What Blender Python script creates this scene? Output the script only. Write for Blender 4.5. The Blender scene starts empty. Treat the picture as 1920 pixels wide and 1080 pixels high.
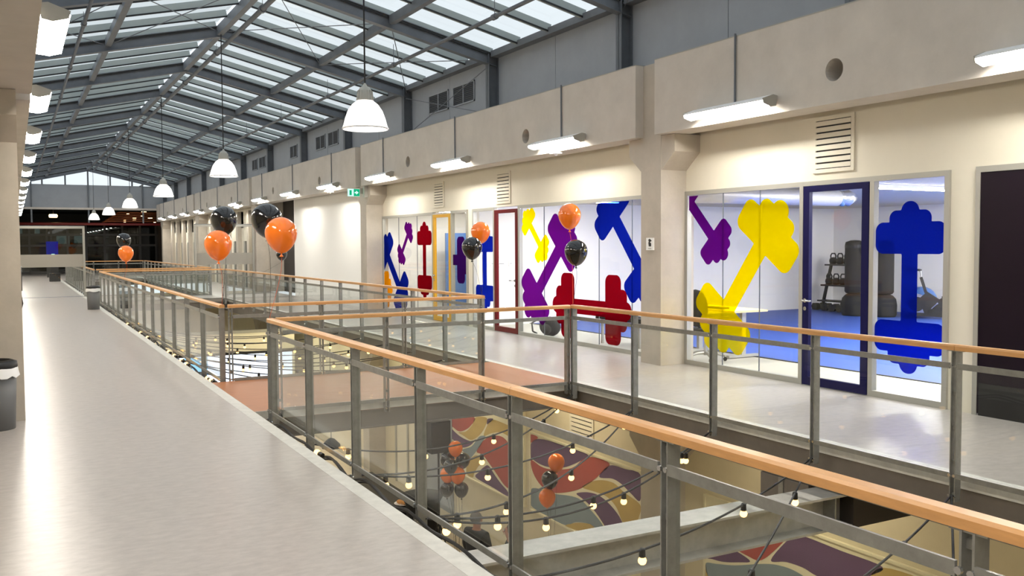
import bpy, bmesh, math, random
from mathutils import Vector, Matrix

# ------------------------------------------------------------------ camera
sc = bpy.context.scene
col = sc.collection
CF, YAW, PIT, ROL, CH = 1714.54, .4985, .0482, -.0057, 1.7675
Fv = Vector((math.sin(YAW)*math.cos(PIT), math.cos(YAW)*math.cos(PIT), -math.sin(PIT)))
Rv = Vector((math.cos(YAW), -math.sin(YAW), 0)); Uv = Rv.cross(Fv)
Rv, Uv = Rv*math.cos(ROL)+Uv*math.sin(ROL), -Rv*math.sin(ROL)+Uv*math.cos(ROL)
CAM = Vector((0, 0, CH))
cd = bpy.data.cameras.new('camera'); cam = bpy.data.objects.new('camera', cd); col.objects.link(cam)
cd.sensor_width = 36; cd.lens = CF/1920*36; cd.clip_start = .05; cd.clip_end = 400
cam.matrix_world = Matrix(((Rv.x, Uv.x, -Fv.x, 0), (Rv.y, Uv.y, -Fv.y, 0), (Rv.z, Uv.z, -Fv.z, CH), (0, 0, 0, 1)))
sc.camera = cam
def bp(x, y, X=None, Y=None, Z=None):
    """pixel of the 1920x1080 photograph -> point on a known plane of the place"""
    d = Fv + Rv*((x-960)/CF) + Uv*((540-y)/CF)
    t = X/d.x if X is not None else Y/d.y if Y is not None else (Z-CH)/d.z
    return CAM + d*t

# ------------------------------------------------------------------ light and exposure
SKY, FIX, PEND, GYM, LOW, BULB = 1.12, 122.0, 16.0, 170.0, 46.0, 4.5
w = bpy.data.worlds.new('overcast'); sc.world = w; w.use_nodes = True
w.node_tree.nodes['Background'].inputs[0].default_value = (.90, .95, 1.0, 1)
w.node_tree.nodes['Background'].inputs[1].default_value = SKY
vs = sc.view_settings
vs.view_transform = 'Standard'; vs.look = 'None'; vs.gamma = 1; vs.use_curve_mapping = False; vs.exposure = 0.0
sc.cycles.transparent_max_bounces = 40; sc.cycles.max_bounces = 10

# ------------------------------------------------------------------ materials
MATS = {}
def srgb(r, g, b):
    def c(v):
        v /= 255
        return v/12.92 if v <= .04045 else ((v+.055)/1.055)**2.4
    return (c(r), c(g), c(b), 1)
def mat(name, c, rough=.5, metal=0, noise=None, bump=None, emit=None, spec=.5, coat=0):
    """noise=(scale, amount, detail, stretch)"""
    m = bpy.data.materials.new(name); m.use_nodes = True; nt = m.node_tree
    b = nt.nodes['Principled BSDF']; C4 = srgb(*c) if len(c) == 3 else c
    b.inputs['Base Color'].default_value = C4
    b.inputs['Roughness'].default_value = rough; b.inputs['Metallic'].default_value = metal
    b.inputs['Specular IOR Level'].default_value = spec
    if coat: b.inputs['Coat Weight'].default_value = coat; b.inputs['Coat Roughness'].default_value = .05
    if noise or bump:
        tc = nt.nodes.new('ShaderNodeTexCoord'); mp = nt.nodes.new('ShaderNodeMapping')
        g = nt.nodes.new('ShaderNodeNewGeometry')
        nt.links.new(g.outputs['Position'], mp.inputs['Vector'])
    if noise:
        s, a = noise[0], noise[1]; det = noise[2] if len(noise) > 2 else 5
        if len(noise) > 3: mp.inputs['Scale'].default_value = noise[3]
        nz = nt.nodes.new('ShaderNodeTexNoise'); nz.inputs['Scale'].default_value = s; nz.inputs['Detail'].default_value = det
        nz.inputs['Roughness'].default_value = .65
        nt.links.new(mp.outputs[0], nz.inputs['Vector'])
        rp = nt.nodes.new('ShaderNodeValToRGB')
        rp.color_ramp.elements[0].position = .3; rp.color_ramp.elements[1].position = .7
        rp.color_ramp.elements[0].color = tuple(v*(1-a) for v in C4[:3])+(1,)
        rp.color_ramp.elements[1].color = tuple(min(1, v*(1+a)) for v in C4[:3])+(1,)
        nt.links.new(nz.outputs['Fac'], rp.inputs['Fac']); nt.links.new(rp.outputs[0], b.inputs['Base Color'])
    if bump:
        bz = nt.nodes.new('ShaderNodeTexNoise'); bz.inputs['Scale'].default_value = bump[0]; bz.inputs['Detail'].default_value = 4
        nt.links.new(g.outputs['Position'], bz.inputs['Vector'])
        bm_ = nt.nodes.new('ShaderNodeBump'); bm_.inputs['Strength'].default_value = bump[1]; bm_.inputs['Distance'].default_value = .01
        nt.links.new(bz.outputs['Fac'], bm_.inputs['Height']); nt.links.new(bm_.outputs[0], b.inputs['Normal'])
    if emit:
        b.inputs['Emission Color'].default_value = srgb(*emit[0]); b.inputs['Emission Strength'].default_value = emit[1]
    MATS[name] = m
    return m
def glass_mat(name, tint, ior=1.45, rough=.0):
    m = bpy.data.materials.new(name); m.use_nodes = True; nt = m.node_tree; nt.nodes.clear()
    o = nt.nodes.new('ShaderNodeOutputMaterial'); mx = nt.nodes.new('ShaderNodeMixShader')
    t = nt.nodes.new('ShaderNodeBsdfTransparent'); t.inputs[0].default_value = tint
    g = nt.nodes.new('ShaderNodeBsdfGlossy'); g.inputs['Roughness'].default_value = rough
    lw = nt.nodes.new('ShaderNodeLayerWeight'); lw.inputs['Blend'].default_value = .5
    pw = nt.nodes.new('ShaderNodeMath'); pw.operation = 'POWER'; pw.inputs[1].default_value = 5
    ma = nt.nodes.new('ShaderNodeMath'); ma.operation = 'MULTIPLY_ADD'; f0 = ((ior-1)/(ior+1))**2
    ma.inputs[1].default_value = .9; ma.inputs[2].default_value = f0
    nt.links.new(lw.outputs['Facing'], pw.inputs[0]); nt.links.new(pw.outputs[0], ma.inputs[0]); nt.links.new(ma.outputs[0], mx.inputs[0])
    nt.links.new(t.outputs[0], mx.inputs[1]); nt.links.new(g.outputs[0], mx.inputs[2])
    nt.links.new(mx.outputs[0], o.inputs[0]); MATS[name] = m
    return m
def film_mat(name, c, dens=.28):
    """coloured translucent foil stuck on glass"""
    m = bpy.data.materials.new(name); m.use_nodes = True; nt = m.node_tree; nt.nodes.clear(); C4 = srgb(*c)
    o = nt.nodes.new('ShaderNodeOutputMaterial'); m1 = nt.nodes.new('ShaderNodeMixShader'); m2 = nt.nodes.new('ShaderNodeMixShader')
    t = nt.nodes.new('ShaderNodeBsdfTransparent'); t.inputs[0].default_value = C4
    d = nt.nodes.new('ShaderNodeBsdfDiffuse'); d.inputs[0].default_value = C4
    l = nt.nodes.new('ShaderNodeBsdfTranslucent'); l.inputs[0].default_value = C4
    m1.inputs[0].default_value = .5; m2.inputs[0].default_value = dens
    nt.links.new(d.outputs[0], m1.inputs[1]); nt.links.new(l.outputs[0], m1.inputs[2])
    nt.links.new(t.outputs[0], m2.inputs[1]); nt.links.new(m1.outputs[0], m2.inputs[2]); nt.links.new(m2.outputs[0], o.inputs[0])
    MATS[name] = m
    return m
def emit_mat(name, c, s):
    m = bpy.data.materials.new(name); m.use_nodes = True; nt = m.node_tree; nt.nodes.clear()
    o = nt.nodes.new('ShaderNodeOutputMaterial'); e = nt.nodes.new('ShaderNodeEmission')
    e.inputs[0].default_value = srgb(*c); e.inputs[1].default_value = s; nt.links.new(e.outputs[0], o.inputs[0]); MATS[name] = m
    return m

mat('floor', (170, 163, 158), .30, noise=(9, .15, 11, (1, 1.9, 1)), bump=(60, .03), spec=.6)
mat('floor_edge', (200, 198, 192), .5, noise=(9, .12, 8))
mat('floor_low', (190, 180, 160), .5, noise=(2, .08))
mat('gym_blue', (46, 78, 158), .6, noise=(30, .06))
mat('cream_floor', (178, 174, 163), .45, noise=(4, .05))
mat('concrete', (200, 193, 184), .8, noise=(1.6, .09, 10), bump=(25, .12))
mat('concrete_col', (182, 173, 160), .8, noise=(2.2, .10, 10), bump=(25, .12))
mat('white_wall', (222, 215, 198), .75, noise=(3, .02))
mat('room_white', (236, 234, 229), .7); mat('gym_ceiling', (204, 194, 172), .8)
mat('cream_wall', (214, 204, 178), .8, noise=(2, .04))
mat('clad', (152, 157, 164), .6, noise=(2, .05))
mat('seam', (70, 74, 80), .7)
mat('steel_dark', (106, 111, 118), .5, metal=.2, noise=(3, .12))
mat('glazing_bar', (158, 168, 168), .5, noise=(3, .05))
mat('black', (14, 14, 16), .5)
mat('black_gloss', (10, 10, 14), .12, coat=.6)
mat('black_fabric', (15, 15, 17), .85)
mat('grey_fabric', (30, 29, 28), .9)
mat('galv', (146, 146, 142), .42, metal=.55, noise=(14, .16, 6))
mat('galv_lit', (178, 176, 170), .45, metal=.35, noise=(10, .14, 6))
mat('fascia', (112, 106, 100), .55, metal=.2, noise=(4, .1))
mat('wood', (206, 154, 98), .38, noise=(5, .12, 8, (1, 1, 6)))
mat('deck', (164, 104, 62), .42, noise=(3, .14, 8, (1, 9, 1)))
mat('chrome', (200, 200, 200), .2, metal=1)
mat('alu', (170, 168, 160), .4, metal=.4)
mat('blue_frame', (16, 14, 64), .45, spec=.15)
mat('red_frame', (96, 7, 12), .45, spec=.15)
mat('yellow_frame', (214, 160, 20), .45)
mat('dark_door', (22, 10, 24), .35, spec=.2, noise=(1.5, .1))
mat('orange_balloon', (255, 126, 24), .14, coat=.5, spec=.6)
mat('cable', (22, 20, 20), .6)
mat('orange_string', (226, 92, 40), .6)
mat('socket', (20, 18, 18), .5)
mat('bin_grey', (108, 109, 110), .55)
mat('bag', (232, 232, 232), .4)
mat('desk_top', (214, 196, 150), .45)
mat('ball_blue', (70, 110, 170), .35)
mat('skin', (170, 118, 98), .6)
mat('hair', (92, 84, 78), .9)
mat('jacket', (44, 44, 48), .85)
mat('trousers', (34, 34, 42), .85)
mat('duct', (205, 204, 204), .35, metal=.5)
mat('silver_foil', (215, 215, 215), .2, metal=.9, bump=(30, .8))
mat('red_pipe', (110, 30, 26), .5)
mat('orange_brown', (150, 80, 40), .55, noise=(6, .2))  # mottled orange-brown for the far service pipes
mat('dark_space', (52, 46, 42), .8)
mat('night_frame', (30, 30, 30), .5)
mat('bread', (196, 140, 80), .8)
mat('m_red', (170, 76, 66), .75, noise=(3, .05)); mat('m_purple', (98, 70, 104), .75, noise=(3, .05))
mat('m_gold', (192, 164, 96), .75, noise=(3, .05)); mat('m_blue', (128, 142, 150), .75, noise=(3, .05))
mat('m_cream', (232, 224, 196), .75)
mat('notice', (240, 240, 238), .6)
mat('led_white', (235, 235, 235), .5)
glass_mat('glass', (.965, .982, .974, 1), 1.36); glass_mat('glass_wall', (.985, .99, .985, 1), 1.38); glass_mat('roof_glass', (.93, .97, .97, 1), 1.4)
glass_mat('night_glass', (.35, .40, .40, 1), 1.5)
film_mat('f_blue', (12, 30, 146)); film_mat('f_yellow', (255, 224, 0)); film_mat('f_purple', (98, 12, 118), .34)
film_mat('f_red', (130, 4, 18), .42); film_mat('f_orange', (255, 168, 20)); film_mat('f_dark', (70, 20, 100), .4)
film_mat('band', (196, 192, 184), .85)
emit_mat('tube', (255, 250, 240), FIX); emit_mat('tube_left', (255, 246, 232), FIX*.5); emit_mat('pendant', (255, 251, 244), 2.3); emit_mat('pendant_lens', (255, 248, 236), PEND)
emit_mat('gym_tube', (255, 253, 250), GYM); emit_mat('room_tube', (255, 252, 246), 46); emit_mat('low_tube', (255, 240, 205), LOW); emit_mat('bulb', (255, 198, 120), BULB)
emit_mat('screen', (232, 240, 255), 2.0); emit_mat('screen_blue', (150, 205, 240), 1.3); mat('proj_wall', (236, 228, 204), .8); emit_mat('blue_screen', (16, 30, 160), .55); emit_mat('exit', (190, 245, 225), 1.4); emit_mat('exit_green', (20, 170, 120), 1.1)
emit_mat('warm_lamp', (255, 214, 150), 9.0); emit_mat('lit_window', (190, 226, 224), .35)

# ------------------------------------------------------------------ mesh helpers
def wloc(o):
    v = Vector((0, 0, 0))
    while o is not None:
        v = v + o.location; o = o.parent
    return v
class MB:
    def __init__(s): s.v = []; s.f = []
    def add(s, vs_, fs):
        n = len(s.v); s.v += [tuple(p) for p in vs_]; s.f += [tuple(i+n for i in f) for f in fs]; return s
    def box(s, x0, y0, z0, x1, y1, z1):
        x0, x1 = sorted((x0, x1)); y0, y1 = sorted((y0, y1)); z0, z1 = sorted((z0, z1))
        return s.add([(x0,y0,z0),(x1,y0,z0),(x1,y1,z0),(x0,y1,z0),(x0,y0,z1),(x1,y0,z1),(x1,y1,z1),(x0,y1,z1)],
                     [(0,3,2,1),(4,5,6,7),(0,1,5,4),(1,2,6,5),(2,3,7,6),(3,0,4,7)])
    def prism(s, poly, axis, a, b):
        """poly of 2D points in the other two axes (in xyz order), extruded from a to b"""
        def P(p, t): return (t, p[0], p[1]) if axis == 'x' else (p[0], t, p[1]) if axis == 'y' else (p[0], p[1], t)
        n = len(poly)
        return s.add([P(p, a) for p in poly]+[P(p, b) for p in poly],
                     [tuple(range(n)), tuple(range(2*n-1, n-1, -1))]+[(i, i+n, (i+1) % n+n, (i+1) % n) for i in range(n)])
    def beam(s, p, q, wd, ht, up=(0, 0, 1)):
        p, q = Vector(p), Vector(q); d = (q-p).normalized(); u = Vector(up)
        r = d.cross(u); r = r.normalized() if r.length > 1e-5 else Vector((1, 0, 0)); u = r.cross(d)
        c = [r*(-wd/2)+u*(-ht/2), r*(wd/2)+u*(-ht/2), r*(wd/2)+u*(ht/2), r*(-wd/2)+u*(ht/2)]
        return s.add([p+k for k in c]+[q+k for k in c], [(0,1,2,3),(7,6,5,4),(0,4,5,1),(1,5,6,2),(2,6,7,3),(3,7,4,0)])
    def tube(s, pts, r, n=8, cap=True):
        pts = [Vector(p) for p in pts]; rings = []; rr = r if isinstance(r, (list, tuple)) else [r]*len(pts)
        prev = None
        for i, p in enumerate(pts):
            d = (pts[min(i+1, len(pts)-1)]-pts[max(i-1, 0)]).normalized()
            if prev is None:
                a = Vector((0, 0, 1)) if abs(d.z) < .9 else Vector((1, 0, 0)); x = d.cross(a).normalized()
            else:
                x = (prev-d*prev.dot(d)).normalized()
            prev = x; y = d.cross(x)
            rings.append([p+(x*math.cos(2*math.pi*k/n)+y*math.sin(2*math.pi*k/n))*rr[i] for k in range(n)])
        vv = [q for g in rings for q in g]; ff = []
        for i in range(len(pts)-1):
            for k in range(n):
                ff.append((i*n+k, i*n+(k+1) % n, (i+1)*n+(k+1) % n, (i+1)*n+k))
        if cap: ff += [tuple(range(n-1, -1, -1)), tuple(range(len(vv)-n, len(vv)))]
        return s.add(vv, ff)
    def lathe(s, prof, n=20, c=(0, 0, 0), cap=False):
        """prof of (radius, z)"""
        vv = []; ff = []
        for r, z in prof:
            vv += [(c[0]+r*math.cos(2*math.pi*k/n), c[1]+r*math.sin(2*math.pi*k/n), c[2]+z) for k in range(n)]
        for i in range(len(prof)-1):
            for k in range(n): ff.append((i*n+k, i*n+(k+1) % n, (i+1)*n+(k+1) % n, (i+1)*n+k))
        if cap: ff += [tuple(range(n-1, -1, -1)), tuple(range(len(vv)-n, len(vv)))]
        return s.add(vv, ff)
    def ball(s, c, r, n=14, sq=(1, 1, 1)):
        vv = []; ff = []; m = n//2
        for i in range(1, m):
            a = math.pi*i/m
            vv += [(c[0]+sq[0]*r*math.sin(a)*math.cos(2*math.pi*k/n), c[1]+sq[1]*r*math.sin(a)*math.sin(2*math.pi*k/n), c[2]+sq[2]*r*math.cos(a)) for k in range(n)]
        for i in range(m-2):
            for k in range(n): ff.append((i*n+k, (i+1)*n+k, (i+1)*n+(k+1) % n, i*n+(k+1) % n))
        t = len(vv); vv += [(c[0], c[1], c[2]+sq[2]*r), (c[0], c[1], c[2]-sq[2]*r)]
        for k in range(n): ff += [(t, k, (k+1) % n), (t+1, (m-2)*n+(k+1) % n, (m-2)*n+k)]
        return s.add(vv, ff)
    def build(s, name, m, parent=None, smooth=False, local=False, loc=None, auto=False):
        me = bpy.data.meshes.new(name)
        o0 = Vector((0, 0, 0))
        if parent is not None and not local: o0 = wloc(parent)
        if loc is not None: o0 = o0+Vector(loc) if local else Vector(loc)
        me.from_pydata([tuple(Vector(p)-o0) for p in s.v] if not local else s.v, [], s.f)
        b = bmesh.new(); b.from_mesh(me); bmesh.ops.recalc_face_normals(b, faces=b.faces); b.to_mesh(me); b.free()
        if smooth: me.polygons.foreach_set('use_smooth', [True]*len(me.polygons))
        me.materials.append(MATS[m]); o = bpy.data.objects.new(name, me); col.objects.link(o)
        if parent is not None: o.parent = parent
        if loc is not None: o.location = Vector(loc)-(wloc(parent) if parent is not None and not local else Vector((0, 0, 0)))
        return o
def B(*a): return MB().box(*a)
def tag(o, label=None, cat=None, group=None, kind=None):
    if label: o['label'] = label
    if cat: o['category'] = cat
    if group: o['group'] = group
    if kind: o['kind'] = kind
    return o
def empty(name, loc=(0, 0, 0), rz=0):
    o = bpy.data.objects.new(name, None); col.objects.link(o); o.location = loc; o.rotation_euler = (0, 0, rz); o.empty_display_size = .1
    return o
def struct(name, loc=(0, 0, 0), label=None, cat=None):
    return tag(empty(name, loc), label, cat, None, 'structure')
def copy_of(o, parent, delta=(0, 0, 0)):
    c = o.copy(); col.objects.link(c); c.parent = parent; c.location = o.location+Vector(delta)
    for ch in o.children:
        k = ch.copy(); col.objects.link(k); k.parent = c
    return c
def copy_tree(o, loc, rz=None):
    r = o.copy(); col.objects.link(r); r.location = loc
    if rz is not None: r.rotation_euler = (0, 0, rz)
    for ch in list(o.children):
        c = ch.copy(); col.objects.link(c); c.parent = r
        for g in list(ch.children):
            k = g.copy(); col.objects.link(k); k.parent = c
    return r
def spline(pts, n=6, closed=False):
    out = []; P = [Vector(p) for p in pts]; N = len(P)
    for i in range(N if closed else N-1):
        p0 = P[(i-1) % N] if closed or i > 0 else P[0]; p1 = P[i]; p2 = P[(i+1) % N]
        p3 = P[(i+2) % N] if closed or i+2 < N else P[-1]
        for k in range(n):
            t = k/n
            out.append(.5*((2*p1)+(p2-p0)*t+(2*p0-5*p1+4*p2-p3)*t*t+(3*p1-p0-3*p2+p3)*t**3))
    if not closed: out.append(P[-1])
    return out

# ------------------------------------------------------------------ main dimensions (metres)
XW = 8.6                       # glazed wall on the right
XL, XR = 2.356, 6.15           # railings along the voids
XE, XF = 2.2, 6.24             # slab edges along the voids
RX = 4.1                       # ridge
FRY = [11.9+4.515*k for k in range(-3, 12)]   # steel frames
COLY = [10.49+12.42*k for k in range(-1, 5)]  # concrete columns (near face)
YG = 61.6                      # gable end
ZL = -4.35                     # lower floor

# ------------------------------------------------------------------ floors
VOIDS = [(-2.4, 9.76), (12.15, 31.25), (33.75, 52.5)]
fl = struct('floor', (1, 5, 0), 'grey mottled vinyl walkway floor around the open voids')
B(-2.2, -4, -.42, XE-.12, 74, 0).build('walkway', 'floor', fl)
B(XF+.1, -4, -.42, XW, 74, 0).build('walkway', 'floor', fl)
B(XE-.12, -4, -.10, XE, 74, .001).build('edge_strip', 'floor_edge', fl)
B(XF, -4, -.10, XF+.1, 74, .001).build('edge_strip', 'floor_edge', fl)
B(XE-.14, -4, -.425, XE-.02, 74, -.10).build('edge_beam', 'fascia', fl)
B(XF+.02, -4, -.425, XF+.14, 74, -.10).build('edge_beam', 'fascia', fl)
B(.06, 35.5, 0, XE, 35.72, .006).build('threshold', 'steel_dark', fl)
solids = [(-4, -2.4), (9.76, 12.15), (31.25, 33.75), (52.5, 74)]
for i, (a, b) in enumerate(solids):
    br = fl
    B(XE, a, -.09, XF, b, 0 if i != 1 else .002).build('bridge_deck', 'deck' if i == 1 else 'floor', br)
    for yy in (a, b-.09):
        bb = MB().box(XE-.02, yy+.035, -.30, XF+.02, yy+.055, -.09)
        bb.box(XE-.02, yy, -.105, XF+.02, yy+.09, -.09).box(XE-.02, yy, -.30, XF+.02, yy+.09, -.285)
        bb.build('bridge_beam', 'fascia', br)
    if i == 1: B(XE, a-.012, -.085, XF, a-.001, .006).build('edge_strip', 'floor_edge', br)

# ------------------------------------------------------------------ concrete columns and beams
def column(y, side, z0, label):
    """side +1: right (face at 8.14), -1: left (face at .06)"""
    xa, xb = (8.14, XW) if side > 0 else (-.40, .06)
    c = empty('concrete_column', ((xa+xb)/2, y+.23, z0)); tag(c, label, 'column')
    MB().box(xa, y, z0, xb, y+.47, z0+4.34).build('shaft', 'concrete_col', c)
    MB().prism([(y-.30, z0+3.295), (y-.30, z0+3.05), (y, z0+2.81), (y+.47, z0+2.81), (y+.77, z0+3.05), (y+.77, z0+3.295)], 'x', xa+.005, xb).build('corbel', 'concrete_col', c)
    return c
NTH = ['first', 'second', 'third', 'fourth', 'fifth', 'sixth', 'seventh', 'eighth', 'ninth', 'tenth', 'eleventh', 'twelfth', 'thirteenth', 'fourteenth', 'fifteenth']
ORD = ['first', 'second', 'third', 'fourth', 'fifth', 'sixth']
for k, y in enumerate(COLY):
    if k: column(y, 1, 0, ['', 'concrete column with a small white notice, beside the glass gym', 'concrete column beside the green exit sign', 'concrete column at the glass partition on the gym side', 'far concrete column among lit office fronts', 'farthest concrete column by the end wall'][k])
    if k: column(y, -1, 0, ['', 'concrete column beside the waste bin with a black lid', 'second concrete column along the bin side wall', 'concrete column where the glass partition crosses the bin side walkway', 'fourth concrete column along the bin side wall', 'last concrete column along the bin side wall'][k])
def cbeam(ya, yb, side, label, holes):
    x0, x1 = (8.0, 8.42) if side > 0 else (-.22, .20)
    o = MB()
    # front face with round holes: built as a grid strip with ring cutouts
    xf = x0 if side > 0 else x1
    bmx = bmesh.new()
    root = empty('concrete_beam', ((x0+x1)/2, (ya+yb)/2, 3.30)); tag(root, label, 'beam', None)
    zs0, zs1 = 3.30, 4.34
    cuts = sorted(h for h in holes if ya+.3 < h < yb-.3)
    edges = [ya]
    for h in cuts: edges += [h-.2, h+.2]
    edges.append(yb)
    for i in range(0, len(edges), 2): o.box(x0, edges[i], zs0, x1, edges[i+1], zs1)
    for h in cuts:
        n = 24; r = .125; zc = 3.665
        ring = [(h+r*math.cos(2*math.pi*k/n), zc+r*math.sin(2*math.pi*k/n)) for k in range(n)]
        sqp = []
        for k in range(n):
            a = 2*math.pi*k/n; cx, cy = math.cos(a), math.sin(a); t = min(.2/abs(cx) if abs(cx) > 1e-6 else 9, .2/abs(cy) if abs(cy) > 1e-6 else 9)
            sqp.append((h+cx*t, zc+cy*t))
        vv = []; ff = []
        for (yy, zz) in ring: vv += [(x0, yy, zz), (x1, yy, zz)]
        for (yy, zz) in sqp: vv += [(x0, yy, zz), (x1, yy, zz)]
        for k in range(n):
            j = (k+1) % n
            ff += [(2*k, 2*j, 2*n+2*j, 2*n+2*k), (2*k+1, 2*n+2*k+1, 2*n+2*j+1, 2*j+1), (2*k, 2*k+1, 2*j+1, 2*j)]
        o.add(vv, ff)
        o.box(x0, h-.2, zs0, x1, h+.2, zc-.2); o.box(x0, h-.2, zc+.2, x1, h+.2, zs1)
    o.build('beam_body', 'concrete', root)
    B(x0-.004 if side > 0 else x0, ya, zs1, x1 if side > 0 else x1+.004, yb, zs1+.012).build('capping', 'alu', root)
HOLES = []
for y in COLY: HOLES += [y+.47+3.2, y+12.42-3.25]
for k in range(len(COLY)):
    ya = COLY[k]+.42 if k else -4; yb = COLY[k+1]-.03 if k+1 < len(COLY) else YG
    if k == 0: ya = -4
    nm = ['above the blue-framed gym door', 'above the dark red door', 'above the plain white wall', 'above the far glass partition', 'above the far office fronts', 'at the end wall'][k]
    cbeam(ya, yb, 1, 'long concrete edge beam with round holes '+nm, HOLES)
    nm2 = ['over the waste bin with a black lid', 'past the first column of the bin side', 'past the second column of the bin side', 'past the glass partition of the bin side', 'past the fourth column of the bin side', 'past the last column of the bin side'][k]
    cbeam(ya, yb, -1, 'concrete edge beam on the bin side '+nm2, [])

# ------------------------------------------------------------------ walls
wr = struct('wall_right', (XW, 10, 0), 'white wall above the glazed fronts')
TH = .14
for (a, b) in [(-4, 10.49), (10.96, 22.91), (23.38, 31.63), (35.8, 47.75), (48.2, 60.2)]:
    B(XW, a, 2.51, XW+TH, b, 4.30).build('upper_wall', 'white_wall' if a != 23.38 else 'room_white', wr)
B(XW, 5.90, 0, XW+TH, 6.21, 2.51).build('pier', 'white_wall', wr)
B(XW, 17.50, 0, XW+TH, 17.75, 2.51).build('pier', 'white_wall', wr)
B(XW, 23.38, 0, XW+TH, 31.63, 2.51).build('plain_wall', 'room_white', wr)
B(XW, -4, 0, XW+TH, 4.6, 2.51).build('plain_wall', 'white_wall', wr)
B(XW, 35.0, 0, XW+.7, 35.32, 4.3).build('pier', 'concrete_col', wr)
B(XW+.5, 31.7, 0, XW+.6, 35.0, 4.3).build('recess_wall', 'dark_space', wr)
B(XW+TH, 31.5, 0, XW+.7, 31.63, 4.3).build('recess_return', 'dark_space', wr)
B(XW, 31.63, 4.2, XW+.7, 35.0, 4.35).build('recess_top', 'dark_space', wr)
for y in COLY[1:]: B(XW, y, 0, XW+TH, y+.47, 4.3).build('pier', 'concrete_col', wr)
wl = struct('wall_left', (-.4, 20, 0), 'cream wall along the left walkway')
B(-.54, 10.49, 0, -.40, 61.6, 4.3).build('lower_wall', 'cream_wall', wl)
B(-2.2, -4, 0, -2.06, 10.6, 4.3).build('niche_wall', 'cream_wall', wl)
B(-2.2, 10.5, 0, -.5, 10.64, 4.3).build('niche_return', 'cream_wall', wl)
B(-2.2, -4, 3.3, -.22, 10.5, 3.4).build('niche_soffit', 'cream_wall', wl)
wb = struct('wall_back', (4, -4, 0)); B(-2.2, -4.15, -4.4, 9, -4, 6.4).build('wall_panel', 'cream_wall', wb)

# vent grilles in the white wall
def grille(y0, y1, z0, z1, n, label, x=XW, m='white_wall', parent=None):
    g = empty('vent_grille', (x, (y0+y1)/2, z0)); tag(g, label, 'vent')
    MB().box(x-.022, y0, z0, x-.001, y0+.045, z1).box(x-.022, y1-.045, z0, x-.001, y1, z1).box(x-.022, y0+.045, z0, x-.001, y1-.045, z0+.045).box(x-.022, y0+.045, z1-.045, x-.001, y1-.045, z1).build('frame', m, g)
    B(x-.004, y0+.02, z0+.02, x-.001, y1-.02, z1-.02).build('backing', 'black', g)
    h = (z1-z0-.09)/n
    for k in range(n):
        zc = z0+.045+h*(k+.5)
        B(x-.026, y0+.045, zc-h*.36, x-.006, y1-.045, zc+h*.36).build('slat', m, g)
grille(7.46, 8.08, 2.60, 3.27, 8, 'cream slatted vent above the blue-framed gym door')
grille(15.82, 16.41, 2.57, 3.20, 8, 'cream slatted vent above the dark red door')
grille(18.98, 19.55, 2.61, 3.19, 8, 'cream slatted vent above the yellow-framed door')

# clerestory
wc = struct('wall_clerestory', (8.6, 20, 4.3), 'grey metal cladding above the concrete beams')
for sx, xa, xb in ((1, 8.62, 8.70), (-1, -.50, -.42)):
    for k in range(len(FRY)-1):
        for h in (0, 1):
            a = FRY[k]+(FRY[k+1]-FRY[k])*h/2; b = FRY[k]+(FRY[k+1]-FRY[k])*(h+1)/2
            if a > YG: continue
            B(xa, a+.006, 4.28, xb, min(b, YG)-.006, 5.62).build('cladding_panel', 'clad', wc)
    B(xb if sx > 0 else xa-.02, -4, 4.28, xb+.02 if sx > 0 else xa, YG, 5.7).build('backing', 'seam', wc)
    for y in FRY:
        m = MB(); x0, x1 = (8.40, 8.62) if sx > 0 else (-.42, -.20)
        m.box(x0, y-.075, 4.28, x0+.014, y+.075, 5.55).box(x1-.014, y-.075, 4.28, x1, y+.075, 5.55).box(x0, y-.006, 4.28, x1, y+.006, 5.55)
        m.build('steel_column', 'steel_dark', wc)
def louvre(ya, yb, za, zb):
    B(8.615, ya, za, 8.622, yb, zb).build('louvre_back', 'black', wc)
    f = MB()
    for y in (ya, (ya+yb)/2-.01, yb-.03): f.box(8.595, y, za, 8.62, y+.03, zb)
    f.box(8.595, ya, za, 8.62, yb, za+.03).box(8.595, ya, zb-.03, 8.62, yb, zb); f.build('louvre_frame', 'clad', wc)
    for k in range(9):
        z = za+.05+k*(zb-za-.08)/9; B(8.604, ya+.03, z, 8.618, yb-.03, z+.022).build('louvre_slat', 'seam', wc)
for ya, yb in ((18.73, 19.81), (17.41, 18.48), (26.6, 27.6), (27.9, 28.9), (31.1, 32.0), (35.6, 36.6), (36.9, 37.8)): louvre(ya, yb, 4.78, 5.22)
br_ = MB()
br_.tube([(8.45, 16.55, 4.4), (8.45, 20.85, 5.3)], .009, 6).tube([(8.45, 16.55, 5.3), (8.45, 20.85, 4.4)], .009, 6)
br_.build('bracing_rod', 'steel_dark', wc)

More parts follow.
